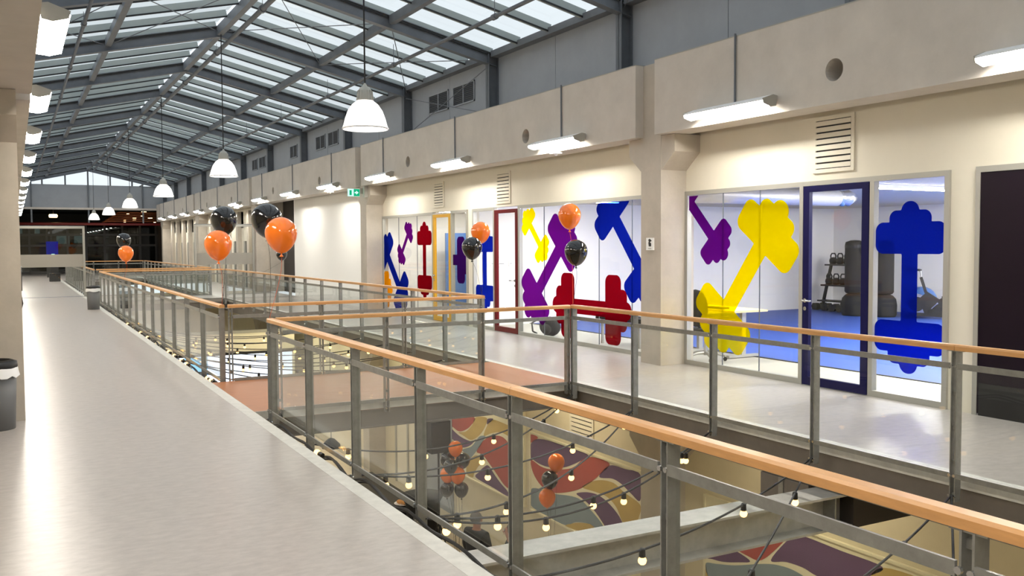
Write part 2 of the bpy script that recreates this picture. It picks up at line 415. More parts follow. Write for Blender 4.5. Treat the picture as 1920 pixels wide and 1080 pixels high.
# ------------------------------------------------------------------ roof
ce = struct('ceiling', (RX, 20, 5.4), 'pitched glass roof on grey steel frames')
ZR, ZE = 6.66, 5.62       # glass plane at ridge / eave
XEV = 8.62
def zr(x): return ZR-(ZR-ZE)*abs(x-RX)/(XEV-RX)
def ibeam(p, q, wd, ht, tf=.014, tw=.01):
    p, q = Vector(p), Vector(q); d = (q-p).normalized(); r = d.cross(Vector((0, 0, 1))).normalized(); u = r.cross(d); m = MB()
    m.beam(p+u*(ht/2-tf/2), q+u*(ht/2-tf/2), wd, tf).beam(p-u*(ht/2-tf/2), q-u*(ht/2-tf/2), wd, tf).beam(p, q, tw, ht-2*tf)
    return m
for i, y in enumerate(FRY):
    for s in (1, -1):
        xe = RX+s*(XEV-RX)
        if i == 0: first = {}
        if s == 1 and i == 0:
            R1 = ibeam((RX, y, ZR-.20), (xe, y, ZE-.20), .15, .24).build('rafter', 'steel_dark', ce)
        elif s == -1 and i == 0:
            R2 = ibeam((RX, y, ZR-.20), (xe, y, ZE-.20), .15, .24).build('rafter', 'steel_dark', ce)
        else:
            copy_of(R1 if s == 1 else R2, ce, (0, y-FRY[0], 0))
    if i+1 < len(FRY):
        ya, yb = y+.076, FRY[i+1]-.076
        B(RX-.06, ya, ZR-.30, RX+.06, yb, ZR-.10).build('ridge_beam', 'steel_dark', ce)
        for s in (1, -1):
            xm = RX+s*2.26; B(xm-.055, ya, zr(xm)-.24, xm+.055, yb, zr(xm)-.08).build('purlin', 'steel_dark', ce)
            xe = RX+s*(XEV-RX-.09); B(xe-.09, ya, ZE-.14, xe+.09, yb, ZE-.02).build('eaves_gutter', 'steel_dark', ce)
            # short cleats where the purlins meet the frame
            nb = 4
            for k in range(nb+1):
                yb_ = y+(FRY[i+1]-y)*k/nb
                if k == nb and i+2 < len(FRY): continue
                if 'gb%d' % s not in MATS:
                    g = MB().beam((RX+s*.07, yb_, ZR-.055), (RX+s*(XEV-RX-.12), yb_, zr(RX+s*(XEV-RX-.12))-.055), .075, .14)
                    MATS['gb%d' % s] = g.build('glazing_bar', 'glazing_bar', ce); MATS['gy%d' % s] = yb_
                    g2 = MB().beam((RX+s*.03, yb_-.045, ZR-.12), (RX+s*(XEV-RX-.12), yb_-.045, zr(RX+s*(XEV-RX-.12))-.12), .014, .03).build('gasket', 'black', MATS['gb%d' % s])
                    g2.location = -Vector(MATS['gb%d' % s].location); g2.location = (0, 0, 0)
                else: copy_of(MATS['gb%d' % s], ce, (0, yb_-MATS['gy%d' % s], 0))
                if k < nb:
                    for h, (xa, xb) in enumerate(((.03, 2.26), (2.26, 4.45))):
                        key = 'pane%d%d' % (s, h)
                        if key not in MATS:
                            dy = (FRY[1]-FRY[0])/nb; x0, x1 = RX+s*xa, RX+s*xb
                            m = MB(); z0, z1 = zr(x0)+.012, zr(x1)+.012
                            m.add([(x0, yb_+.03, z0), (x1, yb_+.03, z1), (x1, yb_+dy-.03, z1), (x0, yb_+dy-.03, z0)], [(0, 1, 2, 3)])
                            MATS[key] = m.build('roof_pane', 'roof_glass', ce); MATS[key+'y'] = yb_
                        else: copy_of(MATS[key], ce, (0, yb_-MATS[key+'y'], 0))
# roof bracing rods
rd = MB()
for ya, yb in ((16.41, 20.93), (7.4, 11.9)):
    for s in (1, -1):
        a, b = RX, RX+s*2.26; c = RX+s*4.4
        for (p, q) in ((a, b), (b, c)):
            rd.tube([(p, ya, zr(p)-.2), (q, yb, zr(q)-.2)], .009, 6).tube([(q, ya, zr(q)-.2), (p, yb, zr(p)-.2)], .009, 6)
rd.build('bracing_rod', 'steel_dark', ce)
def pipe(x, z, r, label):
    root = empty('ceiling_pipe', (x, 28, z)); tag(root, label, 'pipe', None)
    MB().tube([(x, -4, z), (x, YG-.3, z)], r, 10).build('pipe_run', 'steel_dark', root, smooth=True)
    for y in FRY:
        if y < YG-1: MB().tube([(x, y+1.5, z), (x, y+1.5, zr(x)-.1)], .006, 6).build('hanger', 'steel_dark', root); MB().tube([(x, y+1.44, z), (x, y+1.56, z)], r*1.5, 10).build('coupling', 'steel_dark', root)
pipe(7.0, 5.47, .034, 'grey pipe hung under the roof on the gym side')
pipe(1.2, 5.68, .034, 'grey pipe hung under the roof on the bin side')
pipe(4.33, 6.30, .05, 'grey pipe running beside the roof ridge')

# gable end
we = struct('wall_end', (4.1, YG, 4), 'grey band and glazed gable closing the hall')
B(-.5, YG, 4.05, 8.7, YG+.2, 5.50).build('band', 'clad', we)
for x in [1.0, 1.6, 2.85, RX, 5.35, 6.6, 7.2]:
    B(x-.045, YG-.06, 5.5 if x not in (RX, 1.0, 7.2) else 3.2, x+.045, YG+.02, zr(x)-.2).build('mullion', 'steel_dark', we)
gx = [-.3, 1.6, 2.85, RX, 5.35, 6.6, 8.5]
for a, b in zip(gx, gx[1:]):
    MB().add([(a, YG+.05, 5.5), (b, YG+.05, 5.5), (b, YG+.05, max(5.51, zr(b))), (a, YG+.05, max(5.51, zr(a)))], [(0, 1, 2, 3)]).build('gable_pane', 'roof_glass', we)
B(-.5, YG-.1, 4.0, 8.7, YG+.25, 4.12).build('soffit_trim', 'concrete', we)
# hall beyond the gable: low dark ceiling, night facade
B(-.5, YG+.2, 4.12, 8.7, 74, 4.25).build('low_ceiling', 'dark_space', we)
B(-.5, YG+.2, 0, -.4, 74, 4.2).build('side_wall', 'dark_space', we)
B(8.6, YG+.2, 0, 8.7, 74, 4.2).build('side_wall', 'dark_space', we)
B(-.5, 73.8, 0, 8.7, 74, 4.2).build('back_wall', 'black', we)
fw = struct('window_1', (4, 66, 0), 'dark night facade with black mullions at the far end')
for x in [-.3, .9, 1.9, 2.15, 3.1, 4.2, 5.3, 6.4, 7.5, 8.5]: B(x-.06, 66, 0, x+.06, 66.12, 3.2).build('mullion', 'night_frame', fw)
for z in (.02, 1.75, 2.45, 3.15): B(-.4, 66.01, z, 8.6, 66.11, z+.14).build('transom', 'night_frame', fw)
xs = [-.3, .9, 1.9, 3.1, 4.2, 5.3, 6.4, 7.5, 8.5]
for a, b in zip(xs, xs[1:]):
    for z0, z1 in ((.16, 1.75), (1.89, 2.45), (2.59, 3.15)): B(a+.06, 66.05, z0, b-.06, 66.06, z1).build('pane', 'night_glass', fw)
for i, (x, z0, z1, wd) in enumerate([(.2, 2.6, 3.1, .35), (1.3, 2.6, 3.1, .3), (2.6, 1.95, 2.5, .8), (3.7, 2.0, 2.5, .6), (.5, .9, 1.2, .3), (3.6, .6, 1.3, .3), (6.9, 1.9, 2.6, .3)]):
    B(x, 70, z0, x+wd, 70.05, z1).build('lit_opening', 'lit_window', fw)
B(-.4, 70.1, .2, 8.6, 70.2, 1.6).build('far_brick', 'dark_space', fw)

# ------------------------------------------------------------------ glazed fronts
def front(name, label, y0, y1, ztop, joints, m='glass_wall', frame='alu', x=XW):
    r = struct(name, (x, (y0+y1)/2, 0), label)
    B(x-.03, y0, 0, x+.05, y0+.06, ztop).build('jamb', frame, r); B(x-.03, y1-.06, 0, x+.05, y1, ztop).build('jamb', frame, r)
    B(x-.03, y0+.06, ztop-.06, x+.05, y1-.06, ztop).build('head', frame, r); B(x-.03, y0+.06, 0, x+.05, y1-.06, .07).build('sill', frame, r)
    ys = [y0+.06]+joints+[y1-.06]
    for a, b in zip(ys, ys[1:]):
        B(x, a+.004, .07, x+.01, b-.004, ztop-.06).build('pane', m, r)
    for j in joints: B(x-.002, j-.004, .07, x+.012, j+.004, ztop-.06).build('glass_joint', 'steel_dark', r)
    return r
def door(name, label, y0, y1, ztop, frame, handle_y, x=XW, fwid=.095, glass='glass_wall'):
    r = struct(name, (x, (y0+y1)/2, 0), label)
    a, b = y0+.01, y1-.01
    lf = MB().box(x-.035, a, .01, x+.02, a+fwid, ztop-.02).box(x-.035, b-fwid, .01, x+.02, b, ztop-.02)
    lf.box(x-.035, a+fwid, .01, x+.02, b-fwid, .11).box(x-.035, a+fwid, ztop-.09, x+.02, b-fwid, ztop-.02); lf.build('leaf_frame', frame, r)
    B(x-.01, a+fwid, .11, x, b-fwid, ztop-.09).build('pane', glass, r)
    h = MB(); s = -1 if handle_y > (a+b)/2 else 1
    h.tube([(x-.035, handle_y, 1.05), (x-.09, handle_y, 1.05), (x-.095, handle_y+s*.02, 1.05), (x-.095, handle_y+s*.14, 1.05)], .011, 8)
    h.build('handle', 'chrome', r, smooth=True)
    MB().tube([(x-.036, handle_y, 1.05), (x-.045, handle_y, 1.05)], .027, 12).build('rose', 'chrome', r); MB().tube([(x-.036, handle_y, .95), (x-.045, handle_y, .95)], .025, 12).build('lock', 'chrome', r)
    return r
front('window_2', 'glass gym front left of the blue-framed door', 8.22, 10.49, 2.51, [8.995, 9.706])
door('door_1', 'dark blue framed glass gym door', 7.22, 8.22, 2.47, 'blue_frame', 8.165)
B(XW-.03, 7.221, 2.455, XW+.05, 8.219, 2.509).build('trim_1', 'alu')['kind'] = 'structure'
front('window_3', 'glass gym front beside the white pier', 6.21, 7.22, 2.51, [])
d2 = struct('door_2', (XW, 5.2, 0), 'dark plum door in a white frame')
B(XW-.03, 4.6, .02, XW+.02, 5.86, 2.46).build('leaf', 'dark_door', d2); B(XW-.04, 5.86, 0, XW-.002, 5.91, 2.52).build('jamb', 'alu', d2); B(XW-.04, 4.55, 2.46, XW-.002, 5.86, 2.52).build('head', 'alu', d2)
B(XW-.035, 4.6, .0, XW-.03, 5.84, .33).build('kick_plate', 'black', d2)
front('window_4', 'wide glass gym front between dark red door and column', 10.96, 15.50, 2.51, [11.817, 12.749, 14.553])
door('door_3', 'dark red framed glass door', 15.50, 16.49, 2.47, 'red_frame', 15.60)
front('window_5', 'narrow glass pane beside the dark red door', 16.49, 17.50, 2.51, [])
front('window_6', 'narrow glass pane beside the yellow-framed door', 17.75, 18.60, 2.51, [])
door('door_4', 'yellow framed glass door', 18.60, 19.58, 2.47, 'yellow_frame', 19.50)
front('window_7', 'glass front with dumbbell stickers left of the yellow-framed door', 19.58, 22.91, 2.51, [20.6, 21.8])

# ---- dumbbell stickers on the glass
import numpy as np
def dumbbell(label, cy, cz, uy, uz, s, m, clip, x=XW-.006):
    """foil on the glass; local shape: bar + three rounded plates each end, clipped to the pane"""
    y0, y1, z0, z1 = clip; n = math.hypot(uy, uz); uy, uz = uy/n, uz/n
    L = .96*s+.02
    ya, yb = max(y0, cy-L*1.02), min(y1, cy+L*1.02); za, zb = max(z0, cz-L*1.02), min(z1, cz+L*1.02)
    h = .0125 if s > .5 else .01
    ny, nz = max(2, int((yb-ya)/h)), max(2, int((zb-za)/h))
    gy = np.linspace(ya, yb, ny+1); gz = np.linspace(za, zb, nz+1)
    Y, Z = np.meshgrid(gy, gz, indexing='ij')
    S = np.abs((Y-cy)*uy+(Z-cz)*uz)/s; T = np.abs(-(Y-cy)*uz+(Z-cz)*uy)/s
    def rb(s0, s1, hw, r):
        qs = np.abs(S-(s0+s1)/2)-(s1-s0)/2+r; qt = T-hw+r
        return np.hypot(np.maximum(qs, 0), np.maximum(qt, 0))+np.minimum(np.maximum(qs, qt), 0)-r
    D = np.minimum.reduce([rb(-.5, .5, .102, .0), rb(.37, .72, .45, .10), rb(.5, .85, .268, .09), rb(.6, .947, .115, .11)])
    V = {}; vv = []; ff = []
    def vid(k, p):
        if k not in V: V[k] = len(vv); vv.append((x, p[0], p[1]))
        return V[k]
    for i in range(ny):
        for j in range(nz):
            c = [(i, j), (i+1, j), (i+1, j+1), (i, j+1)]; d = [D[a] for a in c]
            if min(d) >= 0: continue
            poly = []
            for k in range(4):
                a, b = c[k], c[(k+1) % 4]; da, db = d[k], d[(k+1) % 4]
                if da < 0: poly.append(vid(a, (gy[a[0]], gz[a[1]])))
                if (da < 0) != (db < 0):
                    t = da/(da-db); e = (min(a, b), max(a, b))
                    poly.append(vid(e, (gy[a[0]]+(gy[b[0]]-gy[a[0]])*t, gz[a[1]]+(gz[b[1]]-gz[a[1]])*t)))
            if len(poly) > 2: ff.append(tuple(poly))
    o = MB().add(vv, ff).build('dumbbell_sticker', m); tag(o, label, 'sticker', None)
P1, P2, P3, P4, P5, P6 = (8.29, 10.42, .08, 2.44), (6.28, 7.15, .08, 2.44), (11.03, 15.43, .08, 2.44), (16.56, 17.43, .08, 2.44), (17.82, 18.53, .08, 2.44), (19.65, 22.84, .08, 2.44)
dumbbell('upright blue dumbbell sticker on glass beside the white pier', 6.70, 1.263, 0, 1, 1, 'f_blue', P2)
dumbbell('large slanted yellow dumbbell sticker above the desk', 9.28, 1.29, -.6, .8, 1.3, 'f_yellow', P1)
dumbbell('small purple dumbbell sticker cut off at the column edge', 10.15, 2.09, .70, .71, .80, 'f_purple', P1)
dumbbell('small yellow dumbbell sticker beside the dark red door', 14.875, 1.93, .70, .72, .66, 'f_yellow', P3)
dumbbell('large slanted purple dumbbell sticker behind the orange and black balloons', 14.385, 1.285, -.70, .71, 1.3, 'f_purple', P3)
dumbbell('large level red dumbbell sticker near the floor', 13.026, .675, 1, 0, 1.28, 'f_red', P3, XW-.009)
dumbbell('large slanted blue dumbbell sticker cut off at the column', 11.95, 1.78, .65, .76, 1.2, 'f_blue', P3)
dumbbell('upright blue dumbbell sticker between white pier and dark red door', 16.97, 1.258, 0, 1, .93, 'f_blue', P4)
dumbbell('dark purple dumbbell sticker beside the yellow-framed door', 18.74, 1.42, 1, 0, 1.14, 'f_dark', P5)
dumbbell('large slanted blue dumbbell sticker on the farthest glass front', 22.18, 1.07, .71, .70, 1.3, 'f_blue', P6)
dumbbell('small purple dumbbell sticker between blue and red ones', 21.37, 1.79, -.65, .72, .68, 'f_purple', P6)
dumbbell('upright dark red dumbbell sticker beside the yellow-framed door', 20.14, 1.39, 0, 1, .97, 'f_red', P6)
dumbbell('orange dumbbell sticker low in the glass corner', 23.24, .60, 1, 0, 1.05, 'f_orange', P6, XW-.009)

# ------------------------------------------------------------------ gym interior
gr = struct('floor_gym', (13, 11, 0), 'blue gym floor behind a cream entrance strip')
B(XW+.05, 4.0, -.3, 10.05, 17.6, 0).build('entrance_strip', 'cream_floor', gr)
B(10.05, 4.0, -.3, 20, 17.6, .004).build('blue_floor', 'gym_blue', gr)
B(10.02, 4.0, 0, 10.06, 17.6, .012).build('floor_trim', 'black', gr)
B(XW+.05, 17.75, -.3, 14, 22.91, 0).build('room_floor', 'cream_floor', gr)
gw = struct('wall_gym', (19.5, 11, 0), 'white gym walls')
B(19.5, 4, 0, 19.65, 17.75, 3).build('back_wall', 'room_white', gw); B(XW+TH, 17.6, 0, 19.65, 17.75, 3).build('side_wall', 'room_white', gw)
B(XW+TH, 3.9, 0, 19.65, 4.0, 3).build('side_wall', 'room_white', gw)
B(XW+TH, 22.91, 0, 14, 23.05, 3).build('side_wall', 'room_white', gw); B(13.9, 17.75, 0, 14, 22.91, 3).build('back_wall', 'room_white', gw)
gc = struct('ceiling_gym', (14, 12, 2.65), 'pale gym ceiling')
B(XW+TH, 3.9, 2.66, 19.65, 23.05, 2.78).build('slab', 'gym_ceiling', gc)
def strip_light(x0, x1, y, label, m='gym_tube'):
    r = empty('strip_light', ((x0+x1)/2, y, 2.6)); tag(r, label, 'light', 'ceiling strips in the gym')
    B(x0, y-.07, 2.61, x1, y+.07, 2.66).build('housing', 'led_white', r); B(x0+.02, y-.05, 2.595, x1-.02, y+.05, 2.61).build('diffuser', m, r)
for x0, x1, y in [(8.95, 11.0, y) for y in (7.4, 11.6, 15.6)]+[(11.7, 15.0, 9.85), (15.6, 19.0, 9.85), (11.2, 14.6, 6.4), (15.2, 18.6, 6.4), (11.4, 14.8, 8.1), (15.4, 18.8, 8.1), (15.6, 19.0, 10.8)]:  # most strips are added out of view to brighten the gym
    strip_light(x0, x1, y, 'long white ceiling strip light inside the gym, most added out of view')
for y in (18.6, 20.2, 21.8): strip_light(8.9, 11.2, y, 'long white ceiling strip light behind the yellow-framed door', 'room_tube')
p0, p1 = bp(836, 437, Y=22.3), bp(884, 437, Y=22.3)
bw = B(p0.x, 22.3, .02, p1.x, 22.36, p0.z).build('blue_board', 'ball_blue'); tag(bw, 'blue board standing behind the yellow-framed door', 'board')
# duct with crumpled foil end
dr = empty('air_duct', (11, 11.0, 2.37)); tag(dr, 'round silver air duct under the gym ceiling', 'duct')
MB().tube([(8.8, 11.0, 2.51), (12.25, 11.0, 2.51)], .135, 20).build('duct_pipe', 'duct', dr, smooth=True)
MB().tube([(12.25, 11.0, 2.51), (12.36, 11, 2.52), (12.46, 10.95, 2.51), (12.6, 10.95, 2.53)], [.135, .11, .14, .08], 14).build('foil_end', 'silver_foil', dr, smooth=True)
MB().ball((12.30, 10.93, 2.405), .05, 10, (1, 1, .8)).build('blue_cap', 'ball_blue', dr, smooth=True)

def punch_bag(x, y, label):
    r = empty('punching_bag', (x, y, .004)); tag(r, label, 'punching bag', 'punching bags in the gym')
    MB().lathe([(.05, .0), (.27, .0), (.30, .06), (.305, .28), (.28, .42), (.21, .50), (.14, .53)], 20, (x, y, .004), True).build('base', 'black_fabric', r, smooth=True)
    MB().lathe([(.14, .52), (.20, .54), (.23, .58), (.23, 1.70), (.215, 1.76), (.10, 1.80), (.0, 1.805)], 20, (x, y, .004)).build('bag_body', 'grey_fabric', r, smooth=True)
    MB().lathe([(.233, 1.62), (.236, 1.66), (.233, 1.69)], 20, (x, y, .004)).build('top_band', 'black', r)
punch_bag(17.70, 15.32, 'freestanding black punching bag in the gym corner')
punch_bag(17.98, 14.72, 'freestanding black punching bag in the gym corner')
# kettlebell rack
rx, ry = 18.9, 16.62
rk = empty('kettlebell_rack', (rx, ry, .004)); tag(rk, 'black two-tier rack holding kettlebells in the gym corner', 'rack')
for dy in (-.55, .55):
    MB().beam((rx-.28, ry+dy, .03), (rx+.1, ry+dy, 1.35), .06, .06, (0, 1, 0)).beam((rx-.34, ry+dy, .035), (rx+.25, ry+dy, .035), .06, .06).build('side_frame', 'black', rk)
for z, dx in ((.62, -.12), (1.15, .02), (.22, -.24)): B(rx+dx-.17, ry-.6, z, rx+dx+.17, ry+.6, z+.04).build('shelf', 'black', rk)
kb0 = None
for z, dx in ((1.192, .02), (.662, -.12)):
    for k in range(5):
        p = (rx+dx, ry+.46-.23*k, z)
        if kb0 is None:
            kb0 = empty('kettlebell', p); tag(kb0, 'black kettlebell standing on the gym rack', 'kettlebell', 'kettlebells on the rack')
            MB().lathe([(.05, 0), (.085, .01), (.105, .08), (.09, .14), (.05, .175), (.0, .18)], 14).build('body', 'black', kb0, smooth=True, local=True)
            MB().tube([(0, -.075, .12), (0, -.085, .22), (0, -.05, .275), (0, .05, .275), (0, .085, .22), (0, .075, .12)], .018, 8).build('handle', 'black', kb0, smooth=True, local=True)
        else: copy_tree(kb0, p)
db0 = None
for k in range(4):
    p = (18.4-.06*k, 17.05-.30*k, .004)
    if db0 is None:
        db0 = empty('dumbbell_weight', p); tag(db0, 'black hexagonal dumbbell on the blue gym floor', 'dumbbell', 'dumbbells on the gym floor')
        for sx in (-1, 1): MB().tube([(sx*.07, 0, .1), (sx*.2, 0, .1)], .1, 6).build('weight', 'black', db0, local=True)
        MB().tube([(-.07, 0, .1), (.07, 0, .1)], .02, 8).build('grip', 'chrome', db0, local=True)
    else: copy_tree(db0, p, .4)
pl = empty('weight_plate', (18.25, 16.02, .004)); tag(pl, 'upright weight disc with silver spokes leaning on the rack', 'weight plate')
MB().tube([(0, -.02, .17), (0, .02, .17)], .17, 24).build('disc', 'black', pl, local=True)
for k in range(6):
    a = math.pi*k/3; MB().beam((-.0, -.025, .17), (.11*math.cos(a), -.025, .17+.11*math.sin(a)), .02, .01, (0, 1, 0)).build('spoke', 'chrome', pl, local=True)
pl.rotation_euler = (0, 0, math.radians(-55))
bl = MB().ball((18.6, 14.15, .38), .34, 22).build('exercise_ball', 'ball_blue', smooth=True); tag(bl, 'large blue exercise ball behind the punching bags', 'ball')
# spinning bike
bk = empty('exercise_bike', (18.42, 13.62, .004), math.radians(122)); tag(bk, 'black and silver spinning bike by the gym wall', 'exercise bike')
L = dict(local=True)
MB().beam((-.55, 0, .07), (.55, 0, .10), .08, .08).build('base_beam', 'black', bk, **L)
for x in (-.55, .55): MB().tube([(x, -.26, .04), (x, .26, .04)], .035, 10).build('foot_bar', 'black', bk, **L)
MB().tube([(.42, -.03, .33), (.42, .03, .33)], .24, 26).build('flywheel', 'chrome', bk, smooth=False, **L)
MB().tube([(.42, -.035, .33), (.42, .035, .33)], .17, 20).build('wheel_cover', 'black', bk, **L)
MB().prism([(-.42, .10), (.25, .12), (.38, .45), (.2, .62), (-.05, .45), (-.22, .55), (-.38, .3)], 'y', -.05, .05).build('body_shell', 'black', bk, **L)
MB().beam((-.18, 0, .45), (-.30, 0, .95), .06, .06, (0, 1, 0)).build('seat_tube', 'black', bk, **L); MB().tube([(-.28, 0, .85), (-.32, 0, 1.05)], .018, 8).build('seat_post', 'chrome', bk, **L)
MB().prism([(-.48, 1.05), (-.18, 1.06), (-.14, 1.10), (-.46, 1.14)], 'y', -.08, .08).build('saddle', 'black', bk, **L)
MB().beam((.2, 0, .5), (.34, 0, .95), .06, .06, (0, 1, 0)).build('handlebar_tube', 'black', bk, **L); MB().tube([(.32, 0, .88), (.35, 0, 1.10)], .018, 8).build('handlebar_post', 'chrome', bk, **L)
MB().tube([(.62, -.2, 1.16), (.55, -.22, 1.13), (.36, -.2, 1.11), (.34, 0, 1.11), (.36, .2, 1.11), (.55, .22, 1.13), (.62, .2, 1.16)], .018, 8).build('handlebar', 'black', bk, **L)
MB().tube([(-.02, -.11, .36), (-.02, .11, .36)], .02, 8).beam((-.02, .11, .36), (.1, .11, .24), .03, .02).beam((-.02, -.11, .36), (-.14, -.11, .48), .03, .02).build('crank', 'chrome', bk, **L)
MB().box(.05, .11, .2, .15, .2, .23).box(-.19, -.2, .48, -.09, -.11, .51).build('pedal', 'black', bk, **L)
# desk
dk = empty('desk', (9.80, 11.0, .0)); tag(dk, 'light desk with metal T-shaped legs behind the glass', 'desk')
B(9.47, 10.42, .71, 10.14, 11.75, .74).build('desk_top', 'desk_top', dk)
for y in (10.6, 11.6):
    MB().box(9.76, y-.03, .05, 9.84, y+.03, .71).box(9.50, y-.035, .0125, 10.1, y+.035, .05).build('leg', 'alu', dk)
B(9.78, 10.63, .45, 9.82, 11.57, .6).build('crossbar', 'alu', dk)
kb = B(9.54, 10.8, .741, 9.72, 11.25, .765).build('keyboard', 'black'); tag(kb, 'black keyboard lying on the desk', 'keyboard')
# office chair
oc = empty('office_chair', (9.10, 10.64, 0), math.radians(12)); tag(oc, 'black office chair on castors by the desk', 'chair')
MB().ball((0, 0, .47), .25, 18, (1, 1, .16)).build('seat', 'black_fabric', oc, smooth=True, **L)
MB().ball((-.24, 0, .80), .28, 18, (.16, .82, 1)).build('backrest', 'black_fabric', oc, smooth=True, **L)
MB().beam((-.05, 0, .42), (-.25, 0, .62), .05, .02).build('back_bracket', 'black', oc, **L)
MB().tube([(0, 0, .08), (0, 0, .43)], .028, 10).build('gas_lift', 'chrome', oc, **L)
for s in (-1, 1): MB().tube([(-.1, s*.24, .5), (-.02, s*.29, .66), (.16, s*.29, .66)], .018, 8).build('armrest', 'black', oc, **L)
for k in range(5):
    a = 2*math.pi*k/5+.3; c, s = math.cos(a), math.sin(a)
    lg = MB().tube([(0, 0, .12), (c*.15, s*.15, .115), (c*.29, s*.29, .075)], [.03, .024, .018], 8).build('leg', 'alu', oc, **L)
    MB().tube([(c*.29-s*.022, s*.29+c*.022, .03), (c*.29+s*.022, s*.29-c*.022, .03)], .03, 10).build('castor', 'black', lg, **L)
# backpack and low bench inside the wide front
bkp = empty('backpack', (8.95, 14.95, 0)); tag(bkp, 'black backpack slumped on the floor behind the glass', 'backpack')
MB().ball((8.96, 14.95, .19), .20, 16, (.8, 1.5, .95)).build('bag_body', 'black_fabric', bkp, smooth=True)
MB().ball((8.82, 14.85, .15), .11, 12, (.6, 1.3, .9)).build('front_pocket', 'grey_fabric', bkp, smooth=True)
MB().tube([(8.8, 15.1, .33), (8.75, 15.28, .24), (8.78, 15.3, .08), (8.85, 15.25, .03)], .018, 8).build('strap', 'black', bkp, smooth=True)
bn = empty('gym_bench', (9.3, 12.9, 0)); tag(bn, 'low dark bench with steel legs behind the red sticker', 'bench')
B(9.1, 12.2, .43, 9.5, 13.6, .50).build('seat', 'black_fabric', bn)
for y in (12.35, 13.45):
    for x in (9.15, 9.45): B(x-.02, y-.02, 0, x+.02, y+.02, .43).build('leg', 'alu', bn)
sp = empty('switch_panel', (9.4, 17.6, 1.3)); tag(sp, 'white switch and socket plates on the inner gym wall', 'switch')
for i, (x0, x1) in enumerate(((9.05, 9.2), (9.24, 9.40), (9.5, 9.6))):
    q = B(x0, 17.585, 1.28, x1, 17.6, 1.42).build('cover_plate', 'notice', sp)
    B(x0+.02, 17.58, 1.335, x1-.02, 17.585, 1.345).build('slot', 'seam', q)

# notice on the column, exit sign
nt_ = empty('notice', (8.135, 10.73, 1.67)); tag(nt_, 'small white notice with a black pictogram on the column', 'sign')
B(8.128, 10.64, 1.665, 8.139, 10.82, 1.845).build('plate', 'notice', nt_)
pg = MB()
def q_(pts, x=8.126): pg.prism(pts, 'x', x, 8.128)
q_([(10.70, 1.72), (10.70, 1.765), (10.725, 1.775), (10.735, 1.80), (10.755, 1.80), (10.765, 1.765), (10.755, 1.72)])
q_([(10.685, 1.80), (10.735, 1.832), (10.775, 1.81), (10.725, 1.785)]); q_([(10.695, 1.685), (10.695, 1.691), (10.77, 1.691), (10.77, 1.685)])
pg.build('pictogram', 'black', nt_)
ex = empty('exit_sign', (7.83, 23.0, 3.03)); tag(ex, 'lit green and white emergency exit sign at the beam', 'sign')
B(7.68, 23.0, 3.03, 8.0, 23.03, 3.225).build('light_panel', 'exit', ex)
B(7.835, 22.994, 3.035, 7.995, 23.0, 3.22).build('green_field', 'exit_green', ex)
MB().prism([(7.86, 3.145), (7.90, 3.145), (7.90, 3.18), (7.965, 3.127), (7.90, 3.075), (7.90, 3.11), (7.86, 3.11)], 'y', 22.99, 22.994).build('arrow', 'exit', ex)
B(7.72, 22.994, 3.06, 7.78, 23.0, 3.19).build('door_pictogram', 'exit_green', ex)
MB().box(7.70, 23.0, 3.225, 8.0, 23.03, 3.25).box(8.0, 23.0, 3.10, 8.141, 23.03, 3.25).build('bracket', 'alu', ex)
smoke = empty('conduit_box', (8.12, 22.8, 3.2))
B(8.05, 22.78, 3.0, 8.14, 22.9, 3.28).build('box', 'alu', smoke); tag(smoke, 'small grey junction box beside the exit sign', 'junction box')

# ------------------------------------------------------------------ glass partitions across the walkways
def partition(name, label, x0, x1, ztop, y=35.6):
    r = struct(name, ((x0+x1)/2, y, 0), label)
    for x in (x0, x1-.07): B(x, y-.04, 0, x+.07, y+.04, ztop).build('post', 'alu', r)
    B(x0+.07, y-.04, ztop-.08, x1-.07, y+.04, ztop).build('head', 'alu', r)
    B(x0+.07, y-.006, .03, x1-.07, y+.006, ztop-.08).build('pane', 'glass_wall', r)
    B(x0+.07, y-.012, 1.05, x1-.07, y-.007, 1.49).build('white_band', 'band', r)
    B(x0, y-.02, ztop, x1, y+.02, ztop+.02).build('trim', 'steel_dark', r)
partition('window_8', 'glass partition with a white band across the bin side walkway', .10, 2.22, 2.47)
partition('window_9', 'glass partition with a white band across the gym side walkway', 5.92, 8.12, 2.56)
# ------------------------------------------------------------------ far office fronts (beyond the partition)
fo = struct('wall_offices', (XW, 46, 0), 'row of white office fronts with dark doors beyond the partition')
yy = 35.9; k = 0
while yy < 60:
    B(XW-.16, yy, 0, XW+.1, yy+.38, 3.2).build('pilaster', 'concrete_col', fo)
    B(XW-.02, yy+.38, 1.95, XW+.1, yy+1.55, 3.2).build('upper_panel', 'white_wall', fo)
    B(XW-.03, yy+.38, 0, XW+.1, yy+.5, 1.95).build('door_post', 'alu', fo); B(XW-.03, yy+1.3, 0, XW+.1, yy+1.55, 1.95).build('door_post', 'alu', fo)
    B(XW+.02, yy+.5, 0, XW+.06, yy+1.3, 1.95).build('door_leaf', 'black' if k % 2 else 'night_frame', fo)
    B(XW, yy+1.55, 0, XW+.1, yy+2.05, 3.2).build('side_panel', 'white_wall' if k % 3 else 'cream_wall', fo)
    yy += 2.05; k += 1
